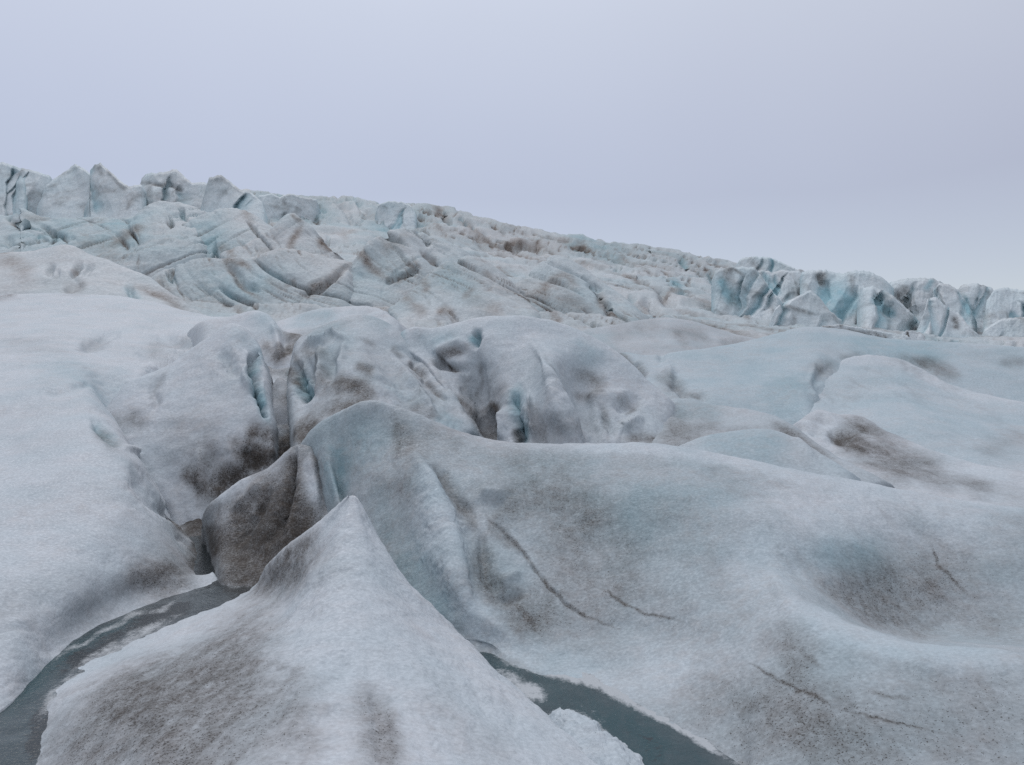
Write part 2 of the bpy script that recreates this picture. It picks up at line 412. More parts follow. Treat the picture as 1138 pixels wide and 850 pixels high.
# --- the wide slope
B = [
 [(-220,900,4.0),(-80,830,4.85),(0,790,5.32),(40,752,5.98),(75,719,6.65),(110,698,7.18),(160,678,7.75),(205,664,8.25),(236,654,8.6),(250,648,8.8)],
 [(-220,850,4.3),(-80,795,5.1),(0,764,5.5),(40,730,6.15),(75,698,6.85),(110,678,7.38),(158,659,7.98),(200,648,8.45),(226,640,8.85),(236,634,9.1)],
 [(-220,760,4.9),(-80,720,5.7),(0,692,6.15),(45,668,6.7),(85,648,7.2),(122,634,7.7),(160,626,8.2),(192,625,8.7),(210,632,9.1),(230,645,9.2)],
 [(-220,640,6.3),(-80,616,7.1),(0,600,7.6),(50,586,8.0),(95,572,8.4),(135,565,8.8),(165,570,9.3),(188,592,9.7),(204,610,9.9),(227,632,10.0)],
 [(-220,550,8.4),(-80,526,9.5),(0,512,10.2),(52,502,10.6),(98,496,10.9),(134,502,11.1),(160,524,11.2),(182,560,11.2),(200,592,10.9),(225,618,10.6)],
 [(-220,480,11.5),(-80,458,13.0),(0,446,13.8),(52,440,14.1),(95,442,14.2),(120,462,14.0),(142,492,13.2),(165,528,12.7),(192,572,12.0),(224,610,11.2)],
 [(-220,425,15.5),(-80,412,17.5),(0,402,18.6),(52,402,18.6),(92,410,18.4),(112,432,17.6),(132,470,16.2),(155,505,14.8),(186,548,13.4),(224,606,11.8)],
 [(-220,385,21),(-80,378,22.5),(0,372,24),(55,374,23.5),(98,386,22.5),(135,398,21.5),(165,405,21),(195,398,22),(225,384,23.5),(255,378,24)],
 [(-220,356,28),(-80,350,29),(0,347,30),(58,347,30),(105,352,29.5),(145,360,28.5),(175,368,28),(205,370,27.5),(235,368,27.3),(262,362,27)],
 [(-220,330,36),(-80,328,36),(0,327,36),(60,325,36),(110,326,36),(150,330,35.5),(180,336,35),(205,344,34),(235,350,33),(270,351,32)],
 [(-220,350,41),(-80,350,41),(0,350,41),(60,350,41),(110,350,41),(150,352,40),(180,355,39),(205,360,38),(235,365,37),(270,368,36)],
]
loft('snow_slope', B, M_NEAR, wide=(1200, 0), pre=flutes(.05, .1), step=2.2, smooth=12, relief=[(0.10,0.5,4,3,False),(0.016,4,4,4,False)], skirt=0.8,
     feats=[dirt([(130,650),(190,640),(220,648)],[16,26,12],.55), dirt([(165,630),(200,632)],22,.4), dirt([(90,680),(130,664)],16,.15),
            dirt([(0,685),(60,650)],40,.12), dirt([(208,572),(228,580)],[11,15],1.0), dirt([(186,577),(228,583)],5,.6), dirt([(215,630),(228,610)],12,.8), dirt([(222,560),(232,600)],12,.9), dirt([(190,578),(222,592),(236,618)],[18,22,18],.8),  # toe dirt; strokes along the gap also paint its darkness
            dirt([(175,600),(215,622)],16,.25), dirt([(160,500),(215,565)],14,.22),
            cut([(88,388),(100,386),(118,374),(132,370)],[6,8,7,5],-.14), dirt([(92,386),(118,376)],9,.25),
            dirt([(0,375),(80,392)],14,.14), dirt([(0,330),(12,328)],6,.5), dirt([(70,318),(90,324)],8,.2),
            cut([(40,438),(75,433),(110,428)],6,-.08), cut([(228,372),(200,392),(160,418)],[5,8,8],-.2), dirt([(180,395),(165,385),(215,375)],10,.28),
            cut([(160,392),(190,398)],12,-.16), cut([(180,374),(210,384)],12,-.18),
            blue([(60,405),(110,440),(125,455)],30,.35), blue([(105,470),(130,492)],[6,10],.7), cut([(104,468),(118,482),(132,494)],[5,7,6],-.1),
            dirt([(110,478),(130,495)],9,.5),
            cut([(139,497),(175,513),(190,528),(211,542),(228,556)],[7,9,9,8,6],.15), dirt([(165,520),(195,545),(222,562)],[7,8,7],.35), cut([(150,520),(175,560),(205,580)],12,-.12),
            cut([(195,600),(225,606)],6,-.03)],
     haze_dirt=.10, label='broad white snow slope with a smooth shoulder, its foot washed by the narrow grey stream', cat='snow slope')

# --- the long ridge and the hollows below it
G1 = [(345,478,14),(375,458,13.6),(410,444,13.2),(440,451,13),(470,463,12.9),(500,475,12.9),(540,487,12.9),(590,494,12.8),(650,494,12.6),(710,491,12.4),(760,497,12),(840,513,11.2),(930,530,10.4),(1020,547,10.0),(1138,563,9.6),(1300,590,8.8)]
G = [ push(G1, 55, 1.6), push(G1, 12, 0.9), G1,
 [(352,495,13.2),(378,488,13),(406,478,12.7),(436,484,12.2),(466,492,11.7),(500,500,11.5),(540,507,11.4),(590,512,11.3),(650,512,11.2),(710,510,11),(760,516,10.6),(840,533,9.8),(930,550,9.4),(1020,568,9.0),(1138,588,8.5),(1300,620,7.8)],
 [(366,530,12.1),(378,548,11.9),(402,532,11.3),(435,528,10.7),(466,524,10.2),(502,542,10.05),(545,547,9.9),(600,550,9.8),(660,550,9.7),(720,550,9.4),(770,555,9),(850,572,8.2),(915,592,8.0),(1020,612,8.2),(1138,618,7.8),(1300,645,7.0)],
 [(378,575,10.8),(395,590,10.2),(420,592,9.7),(450,590,9.3),(482,584,8.75),(512,598,8.75),(550,608,8.6),(610,614,8.4),(670,615,8.25),(730,615,7.95),(780,612,7.6),(850,620,7.2),(900,640,7.0),(1000,672,7.1),(1138,678,6.8),(1300,690,6.0)],
 [(420,640,8.7),(436,650,8.3),(456,655,8.0),(480,656,7.75),(508,650,7.4),(530,660,7.35),(560,668,7.25),(620,674,7.2),(680,675,7.05),(740,672,6.75),(800,663,6.45),(850,648,6.4),(885,655,6.2),(1000,703,6.3),(1080,709,6.2),(1300,724,5.5)],
 [(452,676,7.7),(468,682,7.5),(485,685,7.3),(505,684,7.1),(532,683,6.9),(560,692,6.8),(595,700,6.7),(640,706,6.6),(695,706,6.5),(750,703,6.3),(805,695,6.05),(855,688,5.85),(905,694,5.55),(1000,712,5.2),(1080,719,5.05),(1300,738,4.75)],
 [(482,702,7.0),(500,706,6.9),(516,708,6.85),(532,710,6.75),(556,716,6.55),(588,726,6.35),(630,735,6.2),(675,738,6.1),(725,740,5.95),(770,740,5.8),(820,738,5.55),(868,738,5.28),(915,742,5.0),(1000,756,4.72),(1080,765,4.6),(1300,785,4.3)],
 [(495,708,6.9),(512,712,6.82),(528,716,6.72),(545,722,6.58),(578,741,6.15),(618,749,6.0),(662,761,5.8),(704,781,5.5),(748,804,5.15),(788,828,4.85),(826,848,4.6),(842,852,4.42),(895,848,4.28),(990,845,4.15),(1080,850,4.05),(1300,865,3.85)],
 [(500,735,6.6),(518,740,6.5),(535,750,6.3),(552,765,6.05),(580,790,5.65),(612,815,5.3),(648,838,5.0),(684,862,4.7),(725,890,4.4),(785,912,4.12),(830,935,3.95),(860,940,3.75),(910,940,3.65),(1000,940,3.52),(1090,940,3.45),(1300,945,3.4)],
 [(505,790,6.2),(522,800,6.05),(540,815,5.8),(560,840,5.45),(595,880,5.0),(630,920,4.6),(670,970,4.2),(710,1020,3.8),(760,1090,3.4),(800,1150,3.1),(850,1180,2.8),(920,1200,2.5),(980,1200,2.4),(1080,1200,2.35),(1190,1200,2.3),(1400,1200,2.25)],
]
G = [[(r[0][0] - 28, r[0][1] + 45, r[0][2] + 1.6)] + r for r in G]
loft('ice_ridge', G, M_NEAR, wide=(0, 400), pre=flutes(.035, .18), comp=(6.4,.58), base_blue=.17, base_dirt_shade=.20, step=1.9, smooth=6, relief=[(0.06,0.8,4,9,False),(0.016,5,4,10,False)], skirt=0.8,  # base washes also paint shade onto this camera-facing slope
     feats=[blue([(410,446),(440,453),(470,465),(500,477),(540,489),(590,496),(650,496),(710,493),(760,499),(840,515),(930,532),(1020,549),(1138,565)],9,-.25), dirt([(590,497),(650,497),(710,494),(760,500),(840,516),(930,533),(1020,550),(1138,566)],8,-.5), dirt([(460,510),(485,560),(500,620),(530,690),(600,735),(700,760)],[12,20,20,16,12,12],-.5), dirt([(870,660),(940,700),(1000,720),(1060,724),(1138,732)],12,-.6),  # negative strokes paint in bright crest rims and the lit band
           blue([(376,552),(377,525),(374,500)],[12,20,18],0.44), blue([(400,500),(420,480),(395,520)],32,0.28),
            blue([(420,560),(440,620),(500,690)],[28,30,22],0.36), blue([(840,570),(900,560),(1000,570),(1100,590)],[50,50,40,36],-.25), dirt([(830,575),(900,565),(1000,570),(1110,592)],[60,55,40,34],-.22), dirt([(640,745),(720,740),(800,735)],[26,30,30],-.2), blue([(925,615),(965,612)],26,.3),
            blue([(640,540),(590,520)],35,.2), dirt([(840,625),(870,650)],34,-.2),
            dirt([(445,475),(460,500)],[16,22],0.40), dirt([(480,480),(510,488)],[14,10],0.28), dirt([(440,470),(444,510)],8,0.24),
            dirt([(420,570),(460,545),(410,600)],22,0.22), dirt([(420,530),(450,540)],18,0.20), dirt([(450,640),(430,610)],16,0.20),  # with the blue above, these wash shade into the gully
            cut([(462,506),(480,540),(500,590),(510,640),(520,680)],[10,14,18,18,14],.10),
            dirt([(483,518),(500,545),(515,568),(530,590)],[6,9,11,9],0.60), cut([(485,520),(503,548),(528,575)],[6,8,8],-.06),
            dirt([(533,600),(538,640),(550,665)],[10,16,16],0.52), dirt([(545,650),(520,645)],18,0.28), cut([(534,595),(540,640),(560,664)],[7,10,8],-.07),
            dirt([(540,582),(560,598),(575,610)],[6,9,6],0.40), cut([(538,572),(560,594),(578,612),(600,640),(625,668),(655,690)],[2,3,3,2,2,2],-.025),
            dirt([(538,572),(560,590),(580,612),(602,642),(626,668),(660,690),(690,700)],[2.4, 3.0, 2.4, 2.4, 2.4, 2.4, 1.7999999999999998],.75,j=.3),
            cut([(535,556),(548,560),(560,556)],[7,10,7],-.05), cut([(540,548),(556,549)],9,.06), dirt([(560,566),(555,572)],12,0.40),
            dirt([(590,555),(625,550),(660,560)],[30,40,32],0.40), dirt([(545,540),(600,535),(560,510)],26,0.26), dirt([(700,560),(730,570)],[50,46],.10), blue([(700,570),(770,560)],[60,56],0.24), dirt([(600,520),(650,510),(560,500)],20,0.20),  # broad washes darken the upper slope, its shade put into colour
            dirt([(640,600),(620,640),(690,655)],[36,40,40],0.40), dirt([(590,660),(620,690),(570,685)],24,0.40), dirt([(565,665),(580,690)],[16,16],0.36),
            dirt([(660,650),(690,668),(720,682),(760,690)],[1.7999999999999998, 2.4, 2.4, 1.7999999999999998],.7,j=.3), dirt([(640,570),(700,610)],26,0.26), dirt([(700,640),(740,670)],26,0.24),
            cut([(556,660),(566,664),(580,661)],[5,7,5],-.06), cut([(562,645),(572,640)],10,.05), dirt([(560,664),(584,662)],4,0.40),
            dirt([(570,668),(590,690),(600,708)],[3,4,3],0.40), dirt([(655,700),(690,730)],30,.18),
            dirt([(1000,680),(1030,660),(970,665)],[56,50,50],0.50), dirt([(1060,650),(1100,690)],40,0.32), dirt([(960,650),(1040,620)],34,0.24),
            dirt([(1036,605),(1042,625),(1056,640),(1075,660)],[1.5, 1.7999999999999998, 2.1, 2.4],.85,j=.3), dirt([(930,650),(960,690)],20,0.24),
            dirt([(830,735),(860,752),(900,772),(940,790)],[1.7999999999999998, 2.4, 3.0, 3.0],.8,j=.3), dirt([(940,790),(980,800),(1030,810)],[2.4, 2.1, 1.5],.7,j=.3),
            dirt([(870,715),(895,730),(915,745)],[4,5,3],.5,j=.4), dirt([(860,705),(900,725),(880,740)],26,0.40), dirt([(900,770),(850,790),(950,790)],40,0.30),
            dirt([(960,770),(1010,776)],[3,2.5],0.44), dirt([(800,790),(860,830),(920,810)],60,0.32), dirt([(960,830),(1100,820)],70,0.30), dirt([(780,760),(820,770)],26,.22),
            dirt([(1080,770),(1020,750)],26,.15), dirt([(920,850),(990,850)],30,.2)],
     haze_dirt=.10, haze_blue=.12, label='long pale ice ridge sweeping across the scene above dirt-filled hollows and the teal pool', cat='ice ridge')

# --- dirty block by the stream head
Hh = [
 [(236,590,13.0),(262,566,13.2),(298,545,13.3),(326,525,13.3),(346,522,13.2),(372,550,12.6),(398,590,11.3)],
 [(231,563,12),(262,536,12.2),(297,519,12.3),(327,495,12.3),(346,497,12.2),(366,520,11.8),(388,553,11.0)],
 [(234,578,11.6),(262,558,11.5),(295,546,11.3),(325,528,11.2),(347,530,11.2),(366,545,11.1),(386,566,10.4)],
 [(237,597,11.1),(265,586,10.7),(295,578,10.3),(320,568,10.1),(342,568,10.35),(362,572,10.3),(384,580,9.9)],
 [(240,613,10.5),(268,611,10),(295,612,9.55),(318,602,9.4),(338,595,9.75),(360,592,9.8),(382,594,9.5)],
 [(243,634,9.4),(268,636,9.1),(291,636,9.0),(312,634,8.95),(332,622,9.1),(356,610,9.3),(380,606,9.2)],
 [(245,668,8.5),(268,670,8.4),(290,672,8.3),(312,672,8.2),(336,662,8.3),(362,640,8.6),(380,630,8.7)],
]
loft('dirty_ice_block', Hh, M_NEAR, pre=flutes(.07, .4), tuck=(7,24,1.0), comp=(8.5,.55), base_dirt_shade=.5, step=1.5, smooth=9, relief=[(0.06,1.3,4,15,False),(0.012,6,4,16,False)], skirt=0.5,
     feats=[dirt([(250,640),(290,645),(330,628),(362,605)],[22,24,22,18],1.0), dirt([(275,600),(305,580),(330,560)],[36,40,26],1.0), dirt([(245,600),(271,612),(305,592),(340,585)],[18,24,26,20],1.0), dirt([(262,580),(292,556),(313,546),(310,580)],[18,22,22,26],.8), dirt([(250,628),(290,632),(320,612)],[16,16,14],.95), dirt([(325,505),(318,540),(312,570)],[6,12,16],.8),
            dirt([(352,505),(362,528),(382,552)],[6,9,10],.85), dirt([(345,575),(330,600),(362,585)],[16,18,16],.9), dirt([(233,590),(240,612)],[8,10],.9),
            dirt([(240,556),(264,534),(280,534)],[7,8,7],-.5), dirt([(340,512),(346,540),(352,565)],[5,8,7],-.55), dirt([(297,522),(318,500)],5,-.3),
            cut([(327,498),(322,540),(314,570),(300,600)],[4,5,6,7],-.16), cut([(300,545),(280,575),(266,605)],[5,6,7],-.10), cut([(290,535),(262,565)],[8,8],.06), cut([(343,502),(350,540),(354,575)],9,.06), cut([(285,548),(266,590)],9,-.05)],
     label='dark brown dirt-coated ice block with a rounded top at the head of the narrow stream', cat='ice block')

# --- hummock with the blue notch
Cc = [
 [(100,480,16.5),(140,462,18.5),(185,440,20.3),(225,412,22.2),(258,392,22.5),(284,398,22),(304,430,20)],
 [(112,462,16.3),(140,430,17.5),(190,403,19),(225,379,20),(257,362,20.3),(280,372,20),(294,400,18.8)],
 [(112,485,15.3),(150,443,16.3),(190,418,17.5),(230,396,18),(260,384,18.5),(280,396,18.5),(297,420,17.8)],
 [(118,508,14.2),(150,470,15.2),(190,445,16),(232,428,16.5),(264,414,17),(286,420,17),(300,445,16.8)],
 [(135,525,13.6),(162,492,14.4),(197,474,14.8),(235,464,15),(268,452,15.5),(290,452,15.5),(304,470,15.5)],
 [(158,545,13.1),(180,518,13.7),(208,508,13.8),(240,502,14),(268,495,14.2),(288,490,14.5),(306,496,14.5)],
 [(185,570,12.8),(203,552,13),(222,552,13.1),(242,546,13.3),(265,533,13.7),(284,523,14),(308,515,14.4)],
 [(195,610,12.2),(210,605,12.3),(228,600,12.4),(248,590,12.7),(270,575,13.2),(292,560,13.6),(314,550,14.0)],
]
loft('ice_hummock', Cc, M_MID, tuck=(5,10,1.0), comp=(12.5,.66), step=1.5, smooth=6, relief=[(0.10,0.55,4,20,False),(0.02,4,3,21,False)], skirt=1.0,
     feats=[cut([(289,392),(281,410),(286,430),(296,466)],[5,6,5,4],-.55), blue([(289,390),(281,410),(287,432),(297,468)],[8,9,8,6],1.0), cut([(272,392),(274,412),(280,435)],[6,6,6],.25),
            cut([(246,388),(254,404),(262,416)],[10,13,10],-.22), blue([(246,390),(256,408),(264,416)],12,.25), blue([(262,372),(276,382)],14,.25),
            dirt([(215,480),(185,475),(235,492)],[34,26,30],.3), dirt([(215,520),(245,510),(225,540)],[26,30,18],.5), dirt([(285,480),(304,486)],[13,12],.85), dirt([(262,495),(275,490)],[11,12],.6),
            dirt([(205,520),(218,536),(228,550)],[9,11,9],.85), dirt([(226,556),(243,543),(270,522),(290,512),(308,505)],[14,16,18,17,13],1.0), dirt([(262,502),(285,505),(305,510)],[11,13,12],.95), dirt([(250,530),(275,540)],[14,14],.8),
            dirt([(118,470),(150,468),(165,462)],[14,14,10],.3), dirt([(150,462),(153,470)],8,.3), dirt([(165,442),(172,430),(185,412)],[4,4,3],.3),
            cut([(176,426),(170,442),(164,452)],6,-.12), cut([(236,500),(240,540)],[12,10],-.12), cut([(222,500),(222,545)],[9,8],.10), cut([(255,495),(262,530)],9,.10), cut([(275,500),(285,520)],7,-.14)],
     haze_dirt=.12, label='rounded ice hummock split by a narrow blue notch, dirt staining its steep front', cat='ice hummock')

# gully floor between them
V = [[(255,395,24.5),(285,395,24),(310,400,23.5),(335,396,24),(365,392,24.5)],
 [(285,430,19.5),(298,432,19),(312,436,18.6),(324,432,19.2),(342,428,20.5)],
 [(288,462,16.6),(300,466,16.2),(314,468,16),(328,466,16.3),(345,460,17)],
 [(285,490,15),(302,492,14.8),(318,492,14.8),(334,488,15),(352,490,15)],
 [(260,540,13.9),(285,525,14),(310,515,14.2),(335,512,14.2),(360,520,13.8)],
 [(225,600,13.2),(250,590,13.0),(280,575,12.7),(320,565,12.9),(380,570,12.5)]]
gully = loft('ground', V, M_MID, base_dirt_shade=.55, step=1.5, smooth=3, relief=[(0.14,0.9,4,25,False),(0.06,2.5,3,26,True)], skirt=1.0,
     feats=[dirt([(300,500),(275,535),(335,480)],[24,30,22],1.0), dirt([(225,560),(240,590),(222,610)],[20,30,20],1.0), dirt([(342,480),(335,492)],14,1.0), dirt([(302,445),(314,458),(326,466)],[8,9,8],.8), dirt([(304,405),(313,399),(327,384)],[2.5,3,2.5],.95),  # dirt, with the darkness of the narrow gap painted in
            blue([(332,432),(328,415)],10,.9), cut([(332,435),(330,420)],8,-.3), dirt([(298,470),(310,480)],8,-.5), dirt([(300,425),(318,435)],12,-.6), dirt([(322,470),(330,460)],6,-.4)],
     kind='structure')

D = [[(292,452,17.9),(306,442,18.3),(318,442,18.3),(336,452,17.9)],
 [(297,438,17.3),(308,419,17.6),(319,425,17.5),(331,438,17.2)],
 [(297,448,16.8),(307,436,16.9),(319,438,16.8),(330,445,16.8)],
 [(299,456,16.3),(308,452,16.3),(318,452,16.3),(327,452,16.4)],
 [(300,476,15.9),(308,474,15.9),(318,474,15.9),(326,474,16)]]
loft('ice_boulder', D, M_MID, sc=.98, base_dirt_shade=.25, step=1.2, smooth=3, relief=[(0.05,1.4,3,28,False)], skirt=.6, feats=[dirt([(318,445),(325,447)],8,.5)],
     label='small rounded pale ice boulder sitting in the gully right of the blue notch', cat='ice boulder')
E1 = [(222,358,26),(250,353,26),(285,345,25.5),(302,352,25),(313,366,24.5),(326,370,24.3),(342,373,24.5)]
loft('ice_hummock', [push(E1,16,1.6), E1,
 [(225,370,24.5),(252,366,24.5),(288,366,24),(305,374,23.6),(316,381,23.3),(326,384,23.2),(338,385,23.5)],
 [(230,390,23),(255,392,23),(288,392,22.7),(302,398,22.3),(311,402,22),(322,396,22.3),(332,391,22.8)],
 [(232,425,22),(257,428,22),(289,428,21.6),(303,434,21.2),(311,436,21),(322,430,21.2),(332,425,21.6)]], M_MID, step=1.3, smooth=4,
 relief=[(0.09,0.7,4,30,False)], skirt=.8,
 feats=[dirt([(314,369),(335,374),(320,388),(306,400)],[7,8,9,8],.9), dirt([(296,385),(308,398)],9,.55), dirt([(304,405),(313,399),(327,384)],[2.5,3,2.5],.9), blue([(290,356),(300,366)],14,.25), cut([(302,360),(310,385),(312,400)],[5,7,6],.2), cut([(322,372),(316,390)],6,-.15)], haze_dirt=.1,
 label='small ice hummock behind the blue-notched hummock, its steep end face brown with dirt', cat='ice hummock')

E2 = [(306,358,29),(335,348,29.5),(362,342,30),(395,339,30),(420,343,29.5),(444,360,28.5)]
loft('ice_ridge', [push(E2,14,1.8), E2,
 [(308,368,27.7),(338,360,28.2),(365,354,28.5),(395,352,28.5),(420,356,28.2),(444,370,27.4)],
 [(310,382,26.5),(340,375,26.8),(367,370,27),(395,369,27),(420,372,26.8),(445,384,26.3)], 
 [(310,402,25.5),(340,398,25.8),(367,396,26),(395,396,26),(420,398,25.8),(445,405,25.3)]], M_MID, step=1.3, smooth=4, relief=[(0.1,0.6,4,33,False)],
 feats=[blue([(330,355),(370,350)],14,.4), dirt([(330,372),(345,370)],8,.3)], haze_dirt=.08,
 label='low thin ice ridge showing just behind the top of the central dirty-shouldered ridge', cat='ice ridge')

Fr = [
 [(332,388,26),(362,376,27),(400,366,28),(434,376,28),(462,400,26.5),(495,432,24),(532,482,20)],
 [(330,376,24.5),(362,359,25.5),(400,350,26),(434,359,25.5),(460,386,24),(492,421,21.5),(527,476,17.5)],
 [(326,400,22.5),(354,384,23),(386,373,23),(416,375,23),(446,400,22),(480,436,19.5),(518,480,17)],
 [(324,425,20.5),(350,408,20.5),(385,394,20.5),(415,399,20.3),(440,420,19.5),(470,449,18),(508,484,16.4)],
 [(324,450,18.5),(345,438,18.3),(376,416,18.3),(408,418,18.2),(432,437,17.8),(460,461,16.8),(498,488,15.8)],
 [(326,470,16.8),(345,464,16.5),(372,448,16.6),(404,442,16.6),(430,454,16.4),(457,471,15.8),(490,492,15)],
 [(328,492,15),(345,488,15),(372,475,15),(402,466,15.2),(430,474,15),(455,486,14.8),(485,505,14.2)],
 [(330,522,13.8),(345,522,13.8),(372,512,13.8),(402,506,14),(430,508,14),(455,515,13.9),(485,530,13.4)],
]
loft('ice_ridge', Fr, M_MID, tuck=(4,12,1.0), sc=.9, comp=(14,.62), base_blue=.1, step=1.4, smooth=5, relief=[(0.11,0.6,4,36,False),(0.02,3.5,3,37,False)], skirt=1.0,
 feats=[dirt([(350,432),(378,423),(402,430),(413,441),(390,455),(352,460)],[12,15,15,11,14,12],.75), dirt([(338,390),(361,394)],[8,9],.5), dirt([(319,412),(324,422)],6,.8), dirt([(346,411),(353,403)],6,.6), dirt([(327,395),(333,405)],5,.5), dirt([(327,487),(355,487),(340,476)],10,1.0), dirt([(345,470),(335,480)],12,.9),
        dirt([(399,407),(410,412)],[6,7],.55), dirt([(438,389),(444,394)],[5,5],.55), dirt([(457,404),(468,414)],[5,7],.65), dirt([(472,419),(482,430),(494,442)],[2.5,3,2.5],.6), dirt([(464,455),(478,461)],9,.5), dirt([(400,375),(418,384)],4,.3), dirt([(362,410),(358,425)],5,.35),
        blue([(331,413),(335,430)],[9,10],.9), cut([(331,412),(335,432)],[9,9],-.5), blue([(368,392),(385,378)],16,.25), blue([(350,372),(378,362)],12,.3), blue([(440,420),(460,450)],14,.2), blue([(488,460),(508,476)],10,.45), blue([(410,350),(428,358)],8,.3),
        cut([(338,385),(352,380),(368,370),(384,373)],[6,6,6,6],.28), cut([(342,400),(346,420),(338,445)],[7,8,8],-.35), cut([(356,388),(358,410),(352,432)],[7,8,8],.25), cut([(370,395),(366,420)],8,-.2), cut([(384,382),(376,410)],7,.18), cut([(405,378),(430,405),(455,440)],[8,9,9],-.16), cut([(432,392),(458,425),(486,464)],[7,7,6],.18), cut([(448,385),(472,415),(497,448)],[5,5,5],-.18)],
 base_dirt_shade=.1, haze_dirt=.12, label='central ice ridge with a brown dirty shoulder, beside the dark cave', cat='ice ridge')

I1 = [(436,376,24),(458,362,24),(480,364,24),(510,358,23.5),(545,352,23),(585,352,23),(625,360,23),(655,374,22.5),(685,392,22),(715,420,21),(748,446,20.5)]
Ii = [ push(I1,35,2.2), push(I1,8,1.3), I1,
 [(448,388,23),(468,382,23),(488,381,22.5),(514,376,22),(545,370,21.5),(585,370,21.5),(620,378,21.3),(652,394,21),(682,412,20.5),(707,432,20),(745,456,19.5)],
 [(470,403,21.8),(487,403,21.8),(504,403,21.2),(528,402,21.0),(558,398,20),(590,394,19.7),(614,400,18.4),(642,420,20.2),(667,432,19.5),(697,448,19),(738,470,18.3)],
 [(488,428,20.2),(503,430,20.2),(518,434,20.3),(538,436,20.2),(562,430,18.6),(590,424,18.1),(614,426,16.5),(642,450,18.9),(669,456,18.3),(702,466,18),(742,482,17.5)],
 [(505,455,19),(520,456,18.9),(534,460,19.4),(550,458,18.8),(568,450,17.2),(592,450,16.8),(624,458,15.4),(647,472,17.6),(673,476,17.2),(707,481,17),(747,492,16.6)],
 [(518,482,18),(532,482,17.9),(544,484,17.6),(556,482,17.0),(572,482,16.4),(598,486,16),(637,488,15.0),(657,492,16.4),(681,492,16.2),(712,495,16),(752,501,15.6)],
 [(520,520,16.8),(533,520,16.7),(544,520,16.5),(558,520,15.8),(575,520,15.2),(600,522,14.9),(640,522,14.7),(660,522,15.2),(684,522,15.1),(715,524,14.9),(755,528,14.6)]]
loft('ice_hummock', Ii, M_MID, sc=.88, comp=(15,.68), base_blue=.05, step=1.4, smooth=5, relief=[(0.10,0.6,4,41,False),(0.02,3.5,3,42,False)], skirt=1.0,
 feats=[dirt([(484,400),(497,397),(513,391)],[5,6,5],.7), dirt([(490,404),(510,413)],[4,5],.9), cut([(484,402),(500,408),(514,412)],[5,5,5],-.25), cut([(490,390),(510,382)],10,.2), dirt([(500,392),(520,386)],7,.3),  # strokes under the overhanging lip paint its shade in brown
        blue([(525,368),(527,381)],[4,5],1.0), cut([(525,367),(527,382)],[4,4],-.35), blue([(465,375),(480,380),(510,372)],12,.3), blue([(445,365),(444,372)],6,.6), dirt([(531,402),(532,425),(533,444)],[2,2.5,2.5],.45), cut([(531,400),(532,428),(535,455)],[10,12,10],-.28),
        dirt([(503,440),(519,453),(536,466),(548,483)],[6,9,9,8],.75), dirt([(538,452),(553,450),(546,475)],[8,8,9],1.0), cut([(538,460),(548,484)],[9,9],-.5), dirt([(515,430),(525,440)],8,.3), dirt([(550,438),(560,432)],8,.3),  # brown strokes lead in; the middle of the cave is painted darkest
        blue([(576,430),(570,446),(577,466),(583,488)],[8,11,11,10],1.0), cut([(572,440),(574,465),(580,492)],[7,9,9],-.5), dirt([(571,478),(574,490)],5,.8), cut([(562,455),(556,488)],[7,8],.25), dirt([(592,457),(601,490)],[12,15],.4), cut([(588,440),(594,485)],[6,7],.22),
        dirt([(640,412),(664,420),(670,430),(655,440)],[9,11,10,9],.5), dirt([(643,436),(659,443)],[6,6],.55), cut([(646,436),(660,412)],[20,22],-.09), dirt([(630,488),(605,470),(660,482)],[20,16,16],.3), cut([(602,398),(612,420),(628,450),(646,488)],[5,6,7,7],.2), cut([(586,376),(604,398)],8,.1), dirt([(606,395),(626,440),(642,485)],[2.5,3,3],.3),
        dirt([(727,488),(744,494),(712,486),(692,490)],[10,11,9,9],.65), dirt([(691,445),(707,448),(700,456)],[6,6,5],.6), cut([(690,452),(706,446)],8,-.2), cut([(712,466),(690,478)],10,.22), dirt([(668,455),(678,480)],5,.35), cut([(666,455),(676,480)],6,-.15), blue([(640,382),(670,397)],12,.3), cut([(660,440),(690,440)],12,.12)],
 base_dirt_shade=.03, haze_dirt=.1, label='wide central ice hummock with an open blue slit and a dark cave at its foot', cat='ice hummock')

J1 = [(700,458,18.8),(745,443,19),(795,448,18),(840,456,17.2),(878,472,16),(925,505,14.2),(985,535,12.6)]
loft('ice_ridge', [push(J1,24,1.6), J1,
 [(705,472,17.6),(745,460,17.6),(790,461,17),(830,467,16.2),(868,484,15),(912,512,13.4),(970,540,12)],
 [(712,483,16.6),(745,477,16.4),(785,473,16),(825,478,15.3),(860,492,14.2),(900,518,12.8),(955,543,11.6)],
 [(722,493,15.6),(750,492,15),(785,488,14.7),(825,492,14.2),(855,502,13.4),(890,524,12.2),(940,547,11.2)],
 [(722,528,14.3),(750,528,13.9),(785,526,13.6),(825,528,13.2),(855,536,12.5),(890,552,11.5),(940,572,10.6)]], M_MID, sc=.9, step=1.5, smooth=5, relief=[(0.08,0.7,4,45,False)], skirt=1.0,
 feats=[dirt([(735,490),(770,480),(800,470)],[16,14,10],.5), dirt([(860,470),(890,492),(930,520)],[8,10,10],.55), dirt([(800,480),(850,485)],12,.25), dirt([(755,468),(740,480)],12,.3), blue([(760,455),(790,455)],14,.35), cut([(752,456),(765,462)],6,-.12)],
 base_dirt_shade=.14, base_blue=.1, haze_dirt=.15, label='low wavy ice ridge with a thin rosy dirt band, behind the long near ridge', cat='ice ridge')

